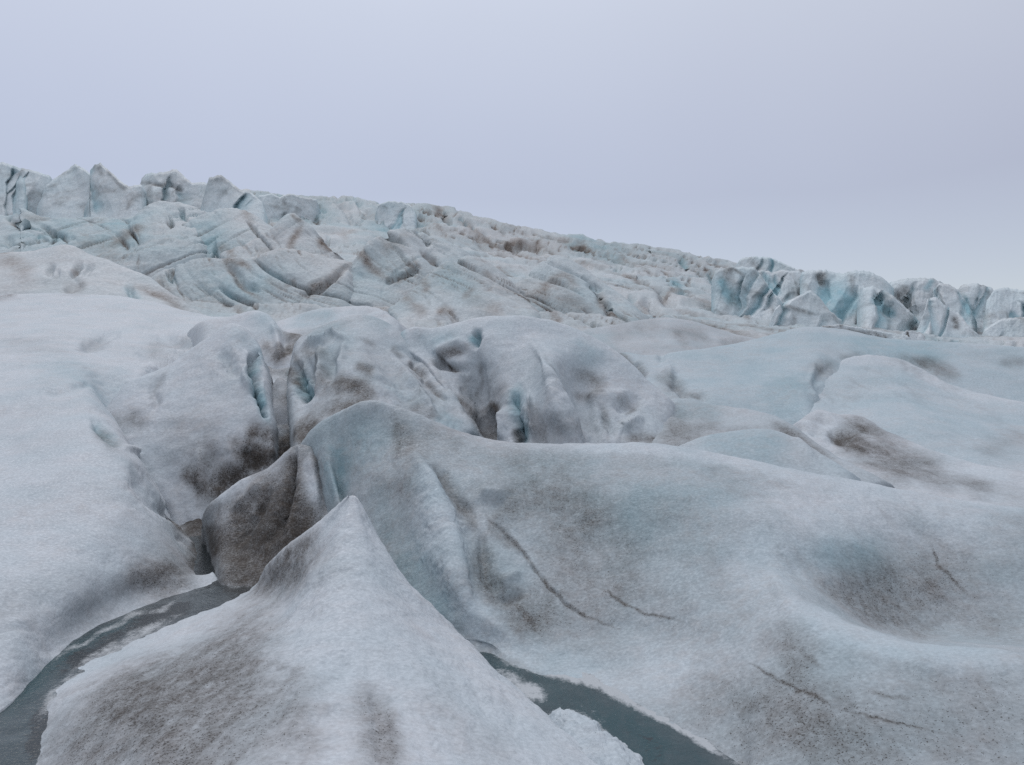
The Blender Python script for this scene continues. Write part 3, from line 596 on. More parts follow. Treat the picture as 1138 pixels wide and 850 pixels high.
J2 = [(742,502,13.2),(780,485,13.6),(812,478,13.7),(845,475,13.5),(872,480,13.2),(900,496,12.6),(945,525,11.6)]
loft('ice_dome', [push(J2,18,1.0), J2,
 [(746,508,12.8),(780,495,12.9),(812,490,12.9),(845,488,12.7),(875,494,12.4),(905,510,11.8),(947,532,11.1)],
 [(752,522,12.3),(784,520,12),(815,518,11.9),(845,518,11.7),(878,525,11.4),(908,538,11),(950,552,10.5)],
 [(756,560,11.6),(786,560,11.4),(818,560,11.2),(848,560,11),(880,565,10.7),(910,575,10.4),(950,585,10)]], M_MID, step=1.5, smooth=5, sc=.92, pre=flutes(.05,.1), relief=[(0.05,0.6,4,48,False)],
 feats=[blue([(800,495),(850,490)],26,.4), cut([(885,488),(905,505)],6,.06)], base_dirt_shade=.08, base_blue=.16, haze_dirt=.06,
 label='smooth bluish ice dome just behind the crest of the long near ridge', cat='ice dome')

J3 = [(884,470,17),(906,454,17.2),(930,459,17),(955,461,16.8),(976,472,16.3),(1002,485,15.5),(1032,498,14.5),(1067,510,13.6),(1140,525,12.3),(1300,545,10.5)]
loft('ice_hummock', [push(J3,22,1.3), J3,
 [(890,480,16),(912,474,15.9),(936,478,15.6),(959,483,15.3),(982,491,14.8),(1007,501,14.2),(1037,512,13.4),(1072,524,12.5),(1142,540,11.3),(1300,560,9.8)],
 [(902,497,14.7),(924,500,14.3),(947,505,13.8),(972,512,13.3),(997,520,12.8),(1022,529,12.2),(1050,537,11.7),(1082,545,11.1),(1144,556,10.3),(1300,580,9)],
 [(912,520,13.2),(935,525,12.7),(958,530,12.3),(982,536,11.9),(1008,542,11.4),(1030,550,10.9),(1058,558,10.5),(1088,565,10),(1148,574,9.4),(1300,600,8.4)],
 [(915,560,12.2),(938,562,11.8),(960,568,11.4),(984,574,11),(1010,580,10.5),(1032,585,10.1),(1060,592,9.7),(1090,598,9.3),(1150,606,8.8),(1300,630,7.9)]], M_MID, step=1.5, smooth=5, relief=[(0.09,0.8,4,51,False)],
 feats=[dirt([(945,475),(970,495),(1000,510)],[14,26,26],.62), dirt([(925,482),(945,492),(965,500)],[7,11,8],.85), cut([(922,484),(945,490)],7,-.2), dirt([(1000,505),(1040,520),(985,520)],[18,16,20],.5), dirt([(1030,530),(1100,545)],16,.35), cut([(915,468),(905,480)],8,-.12)],
 haze_dirt=.22, label='brown-stained ice hummock between the small bluish dome and the big blue slope', cat='ice hummock')

K1 = [(690,392,29),(720,396,28.5),(760,390,29),(800,383,30),(840,374,31),(880,364,31),(905,363,31),(940,367,31),(1000,377,30),(1060,381,29),(1138,386,28),(1320,392,26)]
Kk = [ push(K1,30,3), push(K1,6,1.5), K1,
 [(695,402,27),(725,406,26.2),(765,404,26.5),(805,398,27.3),(845,390,28),(885,382,28.4),(910,380,28.2),(940,385,27.8),(1000,391,27.3),(1060,395,26.8),(1138,400,26),(1320,405,24)],
 [(702,414,25),(735,418,24),(770,418,24.3),(808,413,24.8),(848,406,25.2),(885,398,25.6),(908,400,25.2),(938,406,25.5),(1000,412,25.6),(1048,418,24.6),(1138,430,23.2),(1320,445,21)],
 [(712,428,23),(745,430,22.2),(775,431,22.2),(812,429,22.4),(850,423,22.5),(885,417,22.6),(904,422,22.3),(942,436,23),(1000,446,23),(1052,452,22),(1138,470,20.5),(1320,490,18)],
 [(722,440,21.5),(755,442,20.7),(785,443,20.5),(820,444,20.5),(855,445,20.3),(885,441,20.2),(902,445,20),(946,470,20.3),(1000,480,20),(1052,485,19.5),(1138,500,18),(1320,520,16)],
 [(730,456,20),(762,456,19.5),(792,457,19.2),(826,461,18.9),(860,464,18.5),(888,464,18.2),(906,466,18),(950,495,18),(1005,505,17.5),(1055,510,17),(1138,530,16),(1320,550,14)],
 [(735,490,18.5),(765,490,18),(795,490,17.8),(830,494,17.4),(865,498,17),(890,498,16.8),(910,500,16.6),(955,530,16.5),(1008,540,16),(1060,545,15.6),(1138,560,14.6),(1320,580,12.5)]]
loft('ice_slope', Kk, M_MID, wide=(0, 300), pre=flutes(.04, .12), comp=(17,.7), base_blue=.24, step=1.6, smooth=6, relief=[(0.20,0.24,4,55,False),(0.015,2.5,3,56,False)], skirt=1.2,
 feats=[blue([(830,420),(780,425),(860,400)],45,.15), blue([(950,380),(1050,388)],22,.3), blue([(880,430),(870,450)],26,.2),
        dirt([(912,410),(920,408)],[12,10],.5), dirt([(935,402),(955,396)],6,.3), dirt([(1020,400),(1045,410),(1062,418)],[9,11,9],.6), dirt([(1000,398),(1030,404)],8,.4), dirt([(1115,402),(1138,404)],8,.4),
        dirt([(682,388),(693,393),(703,403),(714,412)],[5,6,6,6],.8), dirt([(732,420),(750,424),(762,430)],[6,7,6],.45), dirt([(766,433),(780,438)],[4,4],.4), dirt([(728,415),(745,428),(765,440),(782,436)],[9,10,10,8],.3),
        cut([(700,402),(716,416)],7,-.4), cut([(745,426),(760,431)],6,-.3), cut([(764,434),(782,441)],8,-.15), cut([(738,400),(746,420)],7,.25), cut([(735,390),(742,412)],5,-.2),
        cut([(905,405),(900,425),(905,440),(915,452)],[5,6,7,6],.12), cut([(912,408),(905,425),(912,445)],[6,6,6],-.12)],
 haze_dirt=.08, haze_blue=.08, label='big smooth pale-blue ice slope with a rounded crest below the right-hand seracs', cat='ice slope')

K2 = [(905,414,24.7),(935,400,25.3),(962,395,25.7),(1000,398,25.3),(1032,415,24),(1062,428,22.5),(1138,445,20.5),(1320,465,18)]
loft('ice_slope', [push(K2,16,1.8), K2,
 [(903,424,23.3),(935,412,23.9),(962,409,24),(1000,412,23.7),(1033,427,22.6),(1062,441,21.2),(1138,461,19),(1320,482,17)],
 [(900,440,21.4),(932,432,21.7),(960,430,21.8),(1000,433,21.3),(1035,445,20.4),(1065,459,19),(1138,482,17),(1320,500,15.5)],
 [(897,454,19.6),(930,451,19.8),(960,452,19.3),(1000,456,18.6),(1040,468,17.6),(1070,480,16.8),(1138,500,15.4),(1320,520,14)],
 [(900,472,18.0),(935,478,17.6),(965,482,17),(1005,490,16.2),(1045,503,15.1),(1075,513,14.4),(1138,528,13.4),(1320,550,12)],
 [(905,510,16.8),(938,515,16.2),(968,520,15.6),(1008,528,15),(1048,540,14),(1078,548,13.4),(1138,560,12.6),(1320,585,11)]], M_MID, step=1.6, smooth=6, relief=[(0.08,0.35,4,58,False),(0.015,2.5,3,59,False)], skirt=1.2,
 feats=[blue([(960,430),(1040,460),(1100,490)],50,.2), dirt([(1100,495),(1130,490)],14,.25), blue([(915,408),(935,401),(962,397),(1000,400),(1032,417),(1062,430),(1138,447)],[5,6,7,8,8,8,8],-.4), blue([(912,410),(904,425),(905,440)],[5,6,6],-.35), cut([(1000,400),(1032,417),(1062,430)],5,.05)],  # blue taken out along the crest: a light rim painted in
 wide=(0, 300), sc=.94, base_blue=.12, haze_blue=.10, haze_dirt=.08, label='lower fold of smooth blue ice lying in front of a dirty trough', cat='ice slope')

K3 = [(1030,430,25),(1060,417,25.2),(1085,412,25.2),(1104,424,24.6),(1122,446,23.5)]
loft('ice_hummock', [push(K3,18,1.2), K3, [(1034,440,23.8),(1062,432,23.8),(1086,429,23.8),(1106,438,23.4),(1124,455,22.6)], [(1036,470,22.6),(1064,465,22.6),(1088,462,22.6),(1108,468,22.3),(1126,482,21.6)]],
 M_MID, step=1.5, smooth=4, relief=[(0.07,0.7,3,61,False)], feats=[dirt([(1060,422),(1090,430)],16,.4)], base_dirt_shade=.14, haze_dirt=.2,
 label='small rosy-stained hump in the trough behind the lower blue ice fold', cat='ice hummock')

L1 = [(610,380,37),(650,367,38),(690,359,39),(735,353,40),(770,357,39.5),(810,368,38),(855,382,36)]
loft('ice_hummock', [push(L1,18,2.5), L1, [(610,390,34.5),(645,378,35.5),(690,374,35.8),(735,371,36),(775,375,36),(815,384,35),(857,395,34)],
 [(612,402,32),(648,394,32.5),(692,392,32.5),(738,390,32.5),(778,393,32.5),(818,400,32),(860,410,31.5)], [(612,430,30),(650,425,30),(694,424,30),(740,424,30),(780,425,30),(820,430,29.8),(862,438,29.5)]],
 M_MID, step=1.5, smooth=4, relief=[(0.16,0.35,4,63,False)], skirt=1.5, feats=[dirt([(740,365),(775,372),(790,378)],[7,9,5],.4), dirt([(690,370),(720,362)],14,.25), dirt([(755,372),(760,380)],7,.35), blue([(640,375),(670,385)],14,.4), dirt([(800,378),(830,382)],8,.3)],
 base_dirt_shade=.16, base_blue=.08, haze_dirt=.16, label='low rounded hump of ice below the cracked icefall, left of the big blue slope', cat='ice hummock')

Mm = [(-220,290,46),(0,280,46),(35,277,46),(75,271,46),(100,281,45),(130,292,44),(160,305,43),(190,325,41),(228,352,39)]
loft('snow_mound', [push(Mm,20,3), Mm, [(-220,304,42),(0,297,42),(35,296,42),(75,294,42),(100,301,41.5),(130,312,41),(160,322,40),(190,337,39),(228,360,37.5)],
 [(-220,328,38),(0,322,38),(40,321,38),(80,321,38),(105,325,37.8),(130,332,37.2),(160,340,36.8),(195,350,36.2),(232,368,35)], [(-220,360,35),(0,355,35),(40,354,35),(80,354,35),(105,356,35),(130,360,35),(160,366,34.6),(195,374,34),(235,388,33.5)]],
 M_FAR, step=1.5, smooth=4, relief=[(0.22,0.28,4,66,False),(0.07,1.3,3,67,False)], skirt=1.5,
 feats=[cut([(54,302),(57,297)],4,-.4), cut([(82,304),(88,296)],4,-.45), cut([(60,308),(68,300)],4,-.3), cut([(96,302),(101,297)],4,-.25), cut([(78,320),(85,314)],7,-.3), dirt([(82,302),(88,296)],3,.5), dirt([(10,290),(25,300)],[14,12],.45), dirt([(78,320),(88,316)],8,.4), cut([(145,322),(147,330)],4,-.3), blue([(143,322),(150,330)],7,.5), dirt([(150,318),(180,330),(205,345)],[5,7,6],.6), dirt([(0,276),(6,277)],4,.8)],
 haze_dirt=.12, label='far snow mound with small dark holes in it, above the broad white slope', cat='snow mound')
# ------------------------------------------------------------------ the icefall
sky_x = [(-260,205),(-100,205),(0,212),(60,212),(120,212),(180,218),(250,212),(300,216),(345,221),(385,221),(425,231),(460,231),(490,233),(530,244),(580,256),(630,262),(680,273),(720,278),(760,285),(800,294),(850,304),(900,310),(950,316),(1000,320),(1060,324),(1138,328),(1340,336)]
bot_x = [(-260,345),(0,345),(200,352),(400,362),(560,365),(700,378),(800,390),(900,392),(1138,404),(1340,410)]
def lin(tab, x):
    return float(np.interp(x, [a for a, b in tab], [b for a, b in tab]))
xs = [-1100,-600,-260,-150,-60,0,40,80,120,160,200,240,280,320,360,400,440,480,520,560,600,640,680,720,760,800,840,880,920,960,1000,1040,1080,1138,1220,1340,1700,2300]
rows = [[(x, lin(sky_x, x) + 60, 150) for x in xs], [(x, lin(sky_x, x) + 6, 118) for x in xs]]
for t, d in ((0, 106), (.12, 95), (.28, 82), (.46, 70), (.64, 58), (.82, 48), (1.0, 41), (1.18, 35)):
    rows.append([(x, lin(sky_x, x) * (1 - t) + lin(bot_x, x) * t, d) for x in xs])

def streaks(fl, k=1.0):
    """flow bands: long slanting seams with silt in them"""
    P = fl.P.reshape(-1, 3)
    w = fbm(P, .055, 2, 61)
    ac = (.62 * P[:, 0] + .75 * P[:, 2]) + 5.0 * w
    al = (.75 * P[:, 0] - .62 * P[:, 2])
    q = np.stack([ac * .5, al * .03, P[:, 1] * .03], 1)
    a = fbm(q, 1.0, 3, 62, True); b = fbm(q, 3.1, 3, 63, True); c3 = fbm(q, 8.0, 2, 65, True)
    m = np.clip(fbm(P, .05, 3, 64) * 2.2 + .45, 0, 1)
    q2 = np.stack([(.70 * P[:, 0] - .62 * P[:, 2]) * .42 + 1.5 * w, (.62 * P[:, 0] + .7 * P[:, 2]) * .05, P[:, 1] * .03], 1)
    x = fbm(q2, 1.0, 3, 66, True)
    la = np.clip((a - .74) / .16, 0, 1); lb = np.clip((b - .72) / .18, 0, 1) * (.25 + m); lc = np.clip((c3 - .68) / .2, 0, 1) * m; lx = np.clip((x - .76) / .16, 0, 1) * np.clip(1.3 - m, 0, 1)
    g = .8 * np.clip(a - .45, 0, 1) + .9 * la + .18 * lb + .05 * lc + .5 * lx
    fl.P = fl.P - fl.N * (.5 * k * g).reshape(fl.P.shape[:2])[..., None]
    fl.N = normals(fl.P)
    mm = np.clip(fbm(P, .13, 3, 67) * 2.2 + .55, 0, 1)
    fl.dirt = np.clip(fl.dirt + ((1.1 * la + .65 * lb + .4 * lc + .6 * lx) * mm + .20 * m * mm).reshape(fl.dirt.shape), 0, 1)
    fl.blue = np.clip(fl.blue + ((.5 * la + .5 * lx) * (1 - mm)).reshape(fl.dirt.shape), 0, 1)

def crevassed(fl):
    """ice broken by running water and flow: slanting grooves and ribs"""
    streaks(fl, .8)
    P = fl.P.reshape(-1, 3)
    q = np.stack([P[:, 0] * .30 + P[:, 1] * .16, P[:, 1] * .05 - P[:, 0] * .045, P[:, 2] * .10], 1)
    a = fbm(q, 0.55, 4, 81, True)
    q2 = np.stack([P[:, 0] * .22 - P[:, 1] * .14, P[:, 1] * .06, P[:, 2] * .3], 1)
    b = fbm(q2, 0.7, 3, 82, True)
    s = (0.55 * np.clip(a - .35, 0, 1) + 0.4 * np.clip(b - .45, 0, 1))
    sc = np.clip((P[:, 1] - 25) / 50, .25, 1.5)
    fl.P = fl.P - fl.N * (.9 * s * sc).reshape(fl.P.shape[:2])[..., None]
    fl.N = normals(fl.P)
    m = np.clip(fbm(P, .06, 3, 83) * 2 + .6, 0, 1)
    fl.dirt = np.clip(fl.dirt + (np.clip(a - .55, 0, 1) * 1.8 * m).reshape(fl.dirt.shape), 0, 1)
    fl.blue = np.clip(fl.blue + (np.clip(b - .5, 0, 1) * .9 * (1 - m)).reshape(fl.dirt.shape), 0, 1)

band = [(430,240,445,246),(511,243,520,252),(520,255,545,272),(548,270,560,276),(565,268,580,270),(600,278,610,280)]
icef = [dirt([(510,243),(520,255),(545,270),(560,277)],[4,5,5,4],.7), dirt([(565,270),(578,270)],[7,6],.8), dirt([(580,272),(606,279)],[5,6],.7), cut([(560,277),(582,274),(608,279)],5,-.9),
  dirt([(487,235),(495,243)],6,.6), cut([(487,234),(498,246)],5,-.8), dirt([(480,245),(500,265)],5,.4), dirt([(555,298),(566,306)],6,.6), dirt([(535,306),(545,314)],4,.5),
  dirt([(560,322),(575,332),(582,340)],[4,6,7],.8), cut([(560,322),(575,332),(584,341)],[4,6,7],-.8), dirt([(600,315),(615,308),(632,312)],9,.4), dirt([(595,330),(620,340)],10,.35), dirt([(612,352),(620,356)],6,.6),
  dirt([(655,318),(665,332),(672,342),(690,354)],[4,5,5,4],.75), cut([(655,318),(666,334),(678,348),(694,356)],5,-.8), dirt([(690,305),(715,315),(740,325)],[3,4,5],.6), dirt([(640,290),(675,298)],4,.4),
  dirt([(690,282),(705,295),(725,307)],[3,3,3],.45), blue([(757,288),(762,294)],5,.9), cut([(756,288),(763,296)],4,-.9), blue([(748,310),(755,322),(760,328)],[7,8,6],.6), dirt([(735,333),(748,322),(765,326)],[6,5,4],.6), cut([(735,322),(744,336)],7,-.9), cut([(752,322),(765,330)],5,-.7),
  cut([(718,334),(732,352)],5,-.7), dirt([(716,334),(726,346)],5,.5), dirt([(745,352),(780,360),(820,372),(845,376)],[4,6,7,6],.5), dirt([(780,335),(800,345)],10,.35),
  blue([(790,302),(800,316),(815,335)],[8,9,7],1.0), cut([(790,302),(800,318),(818,338)],[6,7,5],-1.6), cut([(820,340),(828,352)],5,-.8), dirt([(818,342),(832,356)],4,.6), dirt([(850,372),(900,378)],4,.4), dirt([(470,345),(500,350),(505,356)],[4,5,5],.6), cut([(495,345),(507,358)],5,-.6), dirt([(452,335),(462,345),(475,352)],7,.5), cut([(450,350),(455,360)],6,-.6), dirt([(385,318),(398,312)],5,.6), dirt([(368,338),(385,328)],4,.6), dirt([(425,315),(445,305),(462,298)],[4,4,3],.6),
  cut([(340,225),(355,250)],4,-.7), cut([(300,222),(310,240)],4,-.7), cut([(375,225),(392,250)],4,-.7), cut([(395,222),(410,240)],4,-.7), dirt([(430,228),(450,229)],4,.4), blue([(420,240),(470,250),(400,260)],26,.4), blue([(350,240),(300,230)],26,.5), blue([(680,280),(640,270)],22,.4)]
loft('hills', rows, M_FAR, step=1.7, smooth=3, relief=[(1.4,0.045,3,70,False),(0.30,0.28,4,71,True)], skirt=4, pre=crevassed, feats=icef, haze_dirt=.10, haze_blue=.25, kind='structure')

def fridge(label, crest, rest, feats=(), seed=0, amp=0.5, name='icefall_ridge', **kw):
    rr = [push(crest, 25, 5), push(crest, 4, 1.8), crest] + rest + [push(rest[-1], 35, -3)]
    loft(name, rr, M_FAR, step=1.4, smooth=3, relief=[(amp * 1.5,0.13,4,seed,False),(amp*.22,0.7,4,seed+1,True)], skirt=3, feats=feats, haze_dirt=.07, haze_blue=.3, pre=lambda fl: streaks(fl, .85),
         label=label, cat='ice ridge', tuck=(20, 14, 4), **kw)

fridge('bluish ice bank under the left-hand seracs, above the far snow mound', [(-220,250,62),(0,241,62),(25,232,62),(52,242,62),(95,244,62),(142,243,63),(155,234,64),(172,225,65),(195,224,66),(222,234,66)],
 [[(-220,265,57),(0,256,57),(25,252,57),(52,256,57),(95,258,57),(140,260,57),(155,253,58),(174,247,59),(198,247,60),(224,252,60)],
  [(-220,285,51),(0,277,51),(25,277,51),(52,279,51),(95,286,51),(138,292,50),(156,285,51),(176,278,52),(200,274,53),(226,274,54)]],
 [blue([(60,260),(150,255),(20,262)],40,.5), dirt([(20,240),(50,242)],6,.4), dirt([(100,270),(120,278)],14,.3), dirt([(125,272),(145,258),(160,252)],[6,7,5],.7), cut([(8,262),(10,274)],4,-.5)], 90)
fridge('large smooth pale icefall facet with a brown dirt line along its upper left edge', [(122,294,54),(150,272,56.5),(180,256,58.5),(212,243,60.5),(245,231,62),(275,233,62),(302,250,61),(335,264,60)],
 [[(125,300,52.5),(152,285,54),(182,275,55),(214,268,56),(247,262,56.5),(278,260,57),(305,264,57),(335,274,57)],
  [(130,312,50),(155,306,50),(185,298,51),(216,293,52),(250,288,53),(282,283,54),(306,281,54.5),(335,287,55)]],
 [dirt([(140,262),(160,255),(172,250)],[6,7,5],.5), dirt([(135,290),(150,275),(180,256),(205,244)],[6,7,6,5],.8), dirt([(178,258),(192,250)],6,.9), cut([(140,282),(165,262),(200,246)],5,-.6), blue([(230,262),(200,272)],34,.5), dirt([(160,285),(150,300)],8,.35), dirt([(248,275),(258,285)],7,.45), dirt([(272,225),(278,245)],7,.4)], 93, .35)
fridge('broad flat-faced ice block of the icefall with brown streaks and dark holes at its foot', [(138,315,46.5),(165,306,47),(190,293,48),(222,287,48.5),(253,289,48.5),(285,285,49),(320,278,50),(350,286,50),(388,292,50)],
 [[(150,325,44.5),(175,320,44.7),(200,314,45.2),(225,310,45.6),(256,310,46),(288,306,46.5),(322,302,47),(352,306,47),(388,311,47)],
  [(165,338,42.7),(185,340,42.7),(210,342,43),(232,340,43),(262,336,43.5),(292,332,44),(325,330,44.5),(352,329,45),(388,331,45)]],
 [dirt([(252,291),(262,305),(275,318),(288,330)],[5,5,5,4],.75), cut([(254,292),(264,307),(282,325)],5,-.4), dirt([(268,292),(280,300)],5,.6), dirt([(245,289),(275,291)],4,.6), dirt([(222,342),(233,345),(250,343)],[8,9,7],.95), cut([(228,345),(250,343)],[8,5],-.7),
  dirt([(160,325),(185,338),(210,345)],[5,6,6],.65), dirt([(175,310),(185,325)],7,.5), dirt([(320,318),(330,314)],4,.6), dirt([(343,330),(358,318),(375,305),(390,292)],[5,6,6,4],.65), cut([(343,330),(362,315),(385,298)],4,-.5), dirt([(310,318),(300,312)],6,.3), blue([(310,300),(230,310)],26,.3)], 96, .3)
fridge('peaked icefall ridge streaked with brown, above the flat-faced block', [(240,284,54),(270,273,55),(300,257,56),(322,239,57.5),(337,246,57),(355,262,56),(375,280,54),(398,304,52)],
 [[(252,290,52),(277,284,53),(303,274,54),(325,262,55),(340,266,55),(358,279,54),(378,294,53),(398,310,51)],
  [(260,305,49.5),(282,300,50),(306,295,51),(328,290,52),(343,292,52),(360,302,51),(380,312,50),(400,322,49)]],
 [dirt([(335,250),(330,262),(320,278)],[4,5,5],.65), dirt([(325,238),(336,246)],4,.6), dirt([(352,262),(362,275),(375,288),(382,292)],[4,5,5,4],.8), dirt([(362,262),(372,270)],5,.6), dirt([(288,282),(300,280)],5,.4), dirt([(255,275),(258,285)],5,.6)], 99, .3)
fridge('rounded icefall ridge with slanting brown seams in the middle of the slope', [(335,336,46),(362,318,47.5),(394,290,50),(415,268,52),(435,254,54),(455,252,55),(482,263,55),(515,278,54)],
 [[(348,341,44.5),(371,328,46),(398,307,48),(418,292,50),(438,282,51),(460,280,51.5),(486,287,52),(518,298,51)],
  [(362,350,43),(382,342,44),(404,330,45.5),(422,322,46.5),(442,315,47.5),(465,312,48),(490,315,48),(522,322,47.5)]],
 [dirt([(402,285),(412,295),(428,308)],[6,6,5],.7), dirt([(408,290),(400,282)],6,.7), dirt([(425,312),(440,310),(460,300)],[4,5,4],.7), cut([(425,312),(445,308),(466,297)],4,-.4), dirt([(430,275),(440,270)],8,.4), dirt([(468,280),(480,290)],5,.65), cut([(470,280),(485,294)],4,-.5), blue([(435,290),(400,300)],20,.3), dirt([(370,338),(384,330)],5,.6), dirt([(445,260),(460,258)],5,.3), cut([(462,250),(475,270)],4,-.5)], 102, .35)
fridge('low rounded icefall swell with rosy stains, just above the wide central hummock', [(420,350,42),(450,330,44),(478,303,47),(505,290,49),(525,286,49.5),(548,296,49),(568,313,47.5),(595,335,46)],
 [[(430,355,41),(456,340,42.5),(482,320,44.5),(507,310,46),(527,307,46.5),(550,314,46),(570,326,45),(597,343,44)],
  [(440,366,39),(462,356,40),(487,345,41),(510,338,42),(530,336,42.5),(552,338,42.5),(573,345,42),(598,354,41.5)]],
 [dirt([(448,328),(460,340),(472,348)],[7,8,8],.5), dirt([(470,312),(475,320)],6,.5), dirt([(480,350),(498,346),(506,354)],[4,5,5],.7), dirt([(530,335),(550,345)],12,.35), blue([(500,305),(520,320)],16,.3), dirt([(515,330),(530,320)],4,.4), dirt([(540,305),(548,310)],5,.4)], 105, .3)
fridge('brown-streaked swell of the icefall above the low rounded hump', [(552,335,46),(578,313,48.5),(600,292,51),(615,284,52.5),(635,291,52),(657,306,51),(682,326,49),(712,350,46)],
 [[(556,342,44.5),(581,326,46.5),(603,310,48.5),(618,304,49.5),(638,309,49.3),(660,321,48.5),(685,337,47),(712,356,44.5)],
  [(562,354,42.5),(585,342,44),(606,330,45.5),(621,326,46),(641,328,46),(663,337,45.5),(687,350,44),(712,364,42.5)]],
 [dirt([(602,322),(615,308),(630,306),(642,318)],[6,7,7,6],.5), dirt([(590,330),(605,322)],8,.4), dirt([(660,322),(668,335),(676,346),(694,357)],[4,6,6,5],.8), cut([(657,316),(668,335),(680,349)],5,-.6), dirt([(612,350),(622,354)],6,.6), dirt([(560,325),(575,332),(583,340)],[5,7,7],.8), dirt([(630,335),(650,345)],10,.35), cut([(575,330),(585,340)],6,-.6)], 108, .3)

# ------------------------------------------------------------------ seracs
def serac(label, poly, d, seed, thick=None, dirtf=.25, bluef=.14, name='serac', cat='serac', group='seracs along the top of the icefall', feats=(), lean=.85):
    """a block of broken ice: ragged top, folded faces, sides that fall back into the clefts"""
    rng = np.random.RandomState(seed)
    d = d - 3.4
    xs_, ys_ = np.array([p[0] for p in poly], float), np.array([p[1] for p in poly], float)
    if name == 'serac': xm = .5 * (xs_.min() + xs_.max()); xs_ = xm + (xs_ - xm) * 1.16; poly = list(zip(xs_, ys_))
    xl, xr, yt, yb = xs_.min(), xs_.max(), ys_.min(), ys_.max()
    nc, nr_ = int(max(50, (xr - xl) * 1.6)), int(max(50, (yb - yt) * 1.6))
    u = np.linspace(-1, 1, nc); X = xl + (u + 1) / 2 * (xr - xl)
    top = np.full(nc, 1e9)
    n = len(poly)
    for k in range(n):
        x1, y1 = poly[k]; x2, y2 = poly[(k + 1) % n]
        lo, hi = min(x1, x2), max(x1, x2)
        m = (X >= lo - 1e-6) & (X <= hi + 1e-6)
        if hi - lo < 1e-6: top[m] = np.minimum(top[m], min(y1, y2)); continue
        top[m] = np.minimum(top[m], y1 + (X[m] - x1) / (x2 - x1) * (y2 - y1))
    rag = fbm(np.stack([X * .22, X * 0, X * 0 + seed], 1), 1.0, 4, seed)
    top = top + rag * 2.2
    small = name != 'serac'
    bot = np.full(nc, yb + (3 if small else max(14, .6 * (yb - yt))))
    m2 = d / F
    size = math.sqrt((xr - xl) * (yb - yt)) * m2
    T = thick or size * .8
    v = np.linspace(0, 1, nr_) ** 1.15
    Y = top[None] + (bot - top)[None] * v[:, None]
    XX = np.repeat(X[None], nr_, 0) + 0.0
    hgt = (Y - yt) * m2                                   # metres below the highest point
    wx = (XX - (xl + xr) / 2) * m2
    D = d - lean * hgt + T * .45 * np.abs(u)[None] ** 7
    for k in range(5):                                    # folds: planes meeting in sharp edges
        x0 = rng.uniform(-.45, .45) * (xr - xl) * m2; sl = rng.uniform(-.9, .5)
        D = D + rng.uniform(-.42, .55) * np.abs(wx - x0 - sl * (hgt - size * .4))
    for k in range(3):                                    # ledges
        h0 = rng.uniform(.15, .9) * size; ti = rng.uniform(-.4, .4)
        t = (hgt - h0 + ti * wx) / (size * .06)
        D = D - size * rng.uniform(.02, .09) / (1 + np.exp(-np.clip(t, -30, 30)))
    crack = np.zeros_like(D)
    wob = 1.6 * fbm(np.stack([hgt * .8, hgt * 0 + seed, hgt * 0], -1).reshape(-1, 3), 3.0 / size, 3, seed + 9).reshape(D.shape) * size * .12
    for k in range(0 if small else rng.randint(2, 5) if xl > 700 else rng.randint(1, 3)):    # clefts, deep and narrow
        x0 = rng.uniform(-.42, .42) * (xr - xl) * m2; sl = rng.uniform(-.8, .25); w_ = size * rng.uniform(.03, .07)
        h0, h1 = rng.uniform(-.2, .5) * size, rng.uniform(.6, 1.3) * size
        t_ = (wx - x0 - sl * (hgt - size * .5) - wob) / (w_ * (.5 + 1.0 * np.clip(hgt / size, 0, 1.2))) * rng.choice([-1, 1])
        c_ = np.clip(1 - np.where(t_ < 0, -t_, t_ * rng.uniform(.12, .4)), 0, 1) * np.clip((hgt - h0) / (size * .15), 0, 1) * np.clip((h1 - hgt) / (size * .2), 0, 1)
        crack = np.maximum(crack, c_ * rng.uniform(.5, 1.0))
    D = D + size * .22 * crack
    W3 = np.stack([wx, hgt * .3, np.full_like(wx, seed * 3.7)], -1).reshape(-1, 3)
    f1 = fbm(W3, 3.2 / size, 4, seed, True).reshape(D.shape)
    f2 = fbm(np.stack([wx, hgt, D], -1).reshape(-1, 3), 4.0 / size, 4, seed + 3).reshape(D.shape)
    D = D - size * (.05 * np.clip(f1 - .2, 0, 1)) + size * .055 * f2 + size * .25 * np.clip(.03 - v, 0, 1)[:, None] / .03 * .3
    kx = (XX - CX) / F; kz = (Y - CY) / F
    P = np.stack([kx * D, D, EYE - kz * D], -1)
    # the back: same outline, T further away and a little lower
    kz2 = kz + 3.0 / F
    Bk = D.max() + T * .5
    back = np.stack([kx * Bk, np.full_like(D, Bk), EYE - kz2 * Bk], -1)[::-1][::6]
    mid = .5 * P[:1] + .5 * back[-1:]; mid[..., 2] = np.minimum(P[:1, :, 2], back[-1:, :, 2] + .0) 
    P = np.concatenate([back, mid, P], 0)
    fl = Field(P)
    Q = P.reshape(-1, 3)
    st = fbm(np.stack([Q[:, 0] * .8 + Q[:, 2] * .5, Q[:, 1] * .2, Q[:, 2] * .9 - Q[:, 0] * .5], 1), 1.5 / size, 4, seed + 5, True).reshape(P.shape[:2])
    fl.dirt = np.clip(np.clip(st - .5, 0, 1) * dirtf * 4 + np.clip(fbm(Q, 1.2 / size, 3, seed + 8) * 1.6, 0, 1).reshape(P.shape[:2]) * dirtf, 0, 1)
    fl.blue = np.clip(np.clip(fbm(Q, 1.0 / size, 3, seed + 6) * 2 + .35, 0, 1).reshape(P.shape[:2]) * bluef + .45 * (np.abs(u)[None] ** 9) * (1 if not small else 0), 0, 1)
    fl.blue[-len(crack):] = np.clip(fl.blue[-len(crack):] + .7 * np.clip(crack * 1.5 - .35, 0, 1), 0, 1)
    fl.zscale = .8
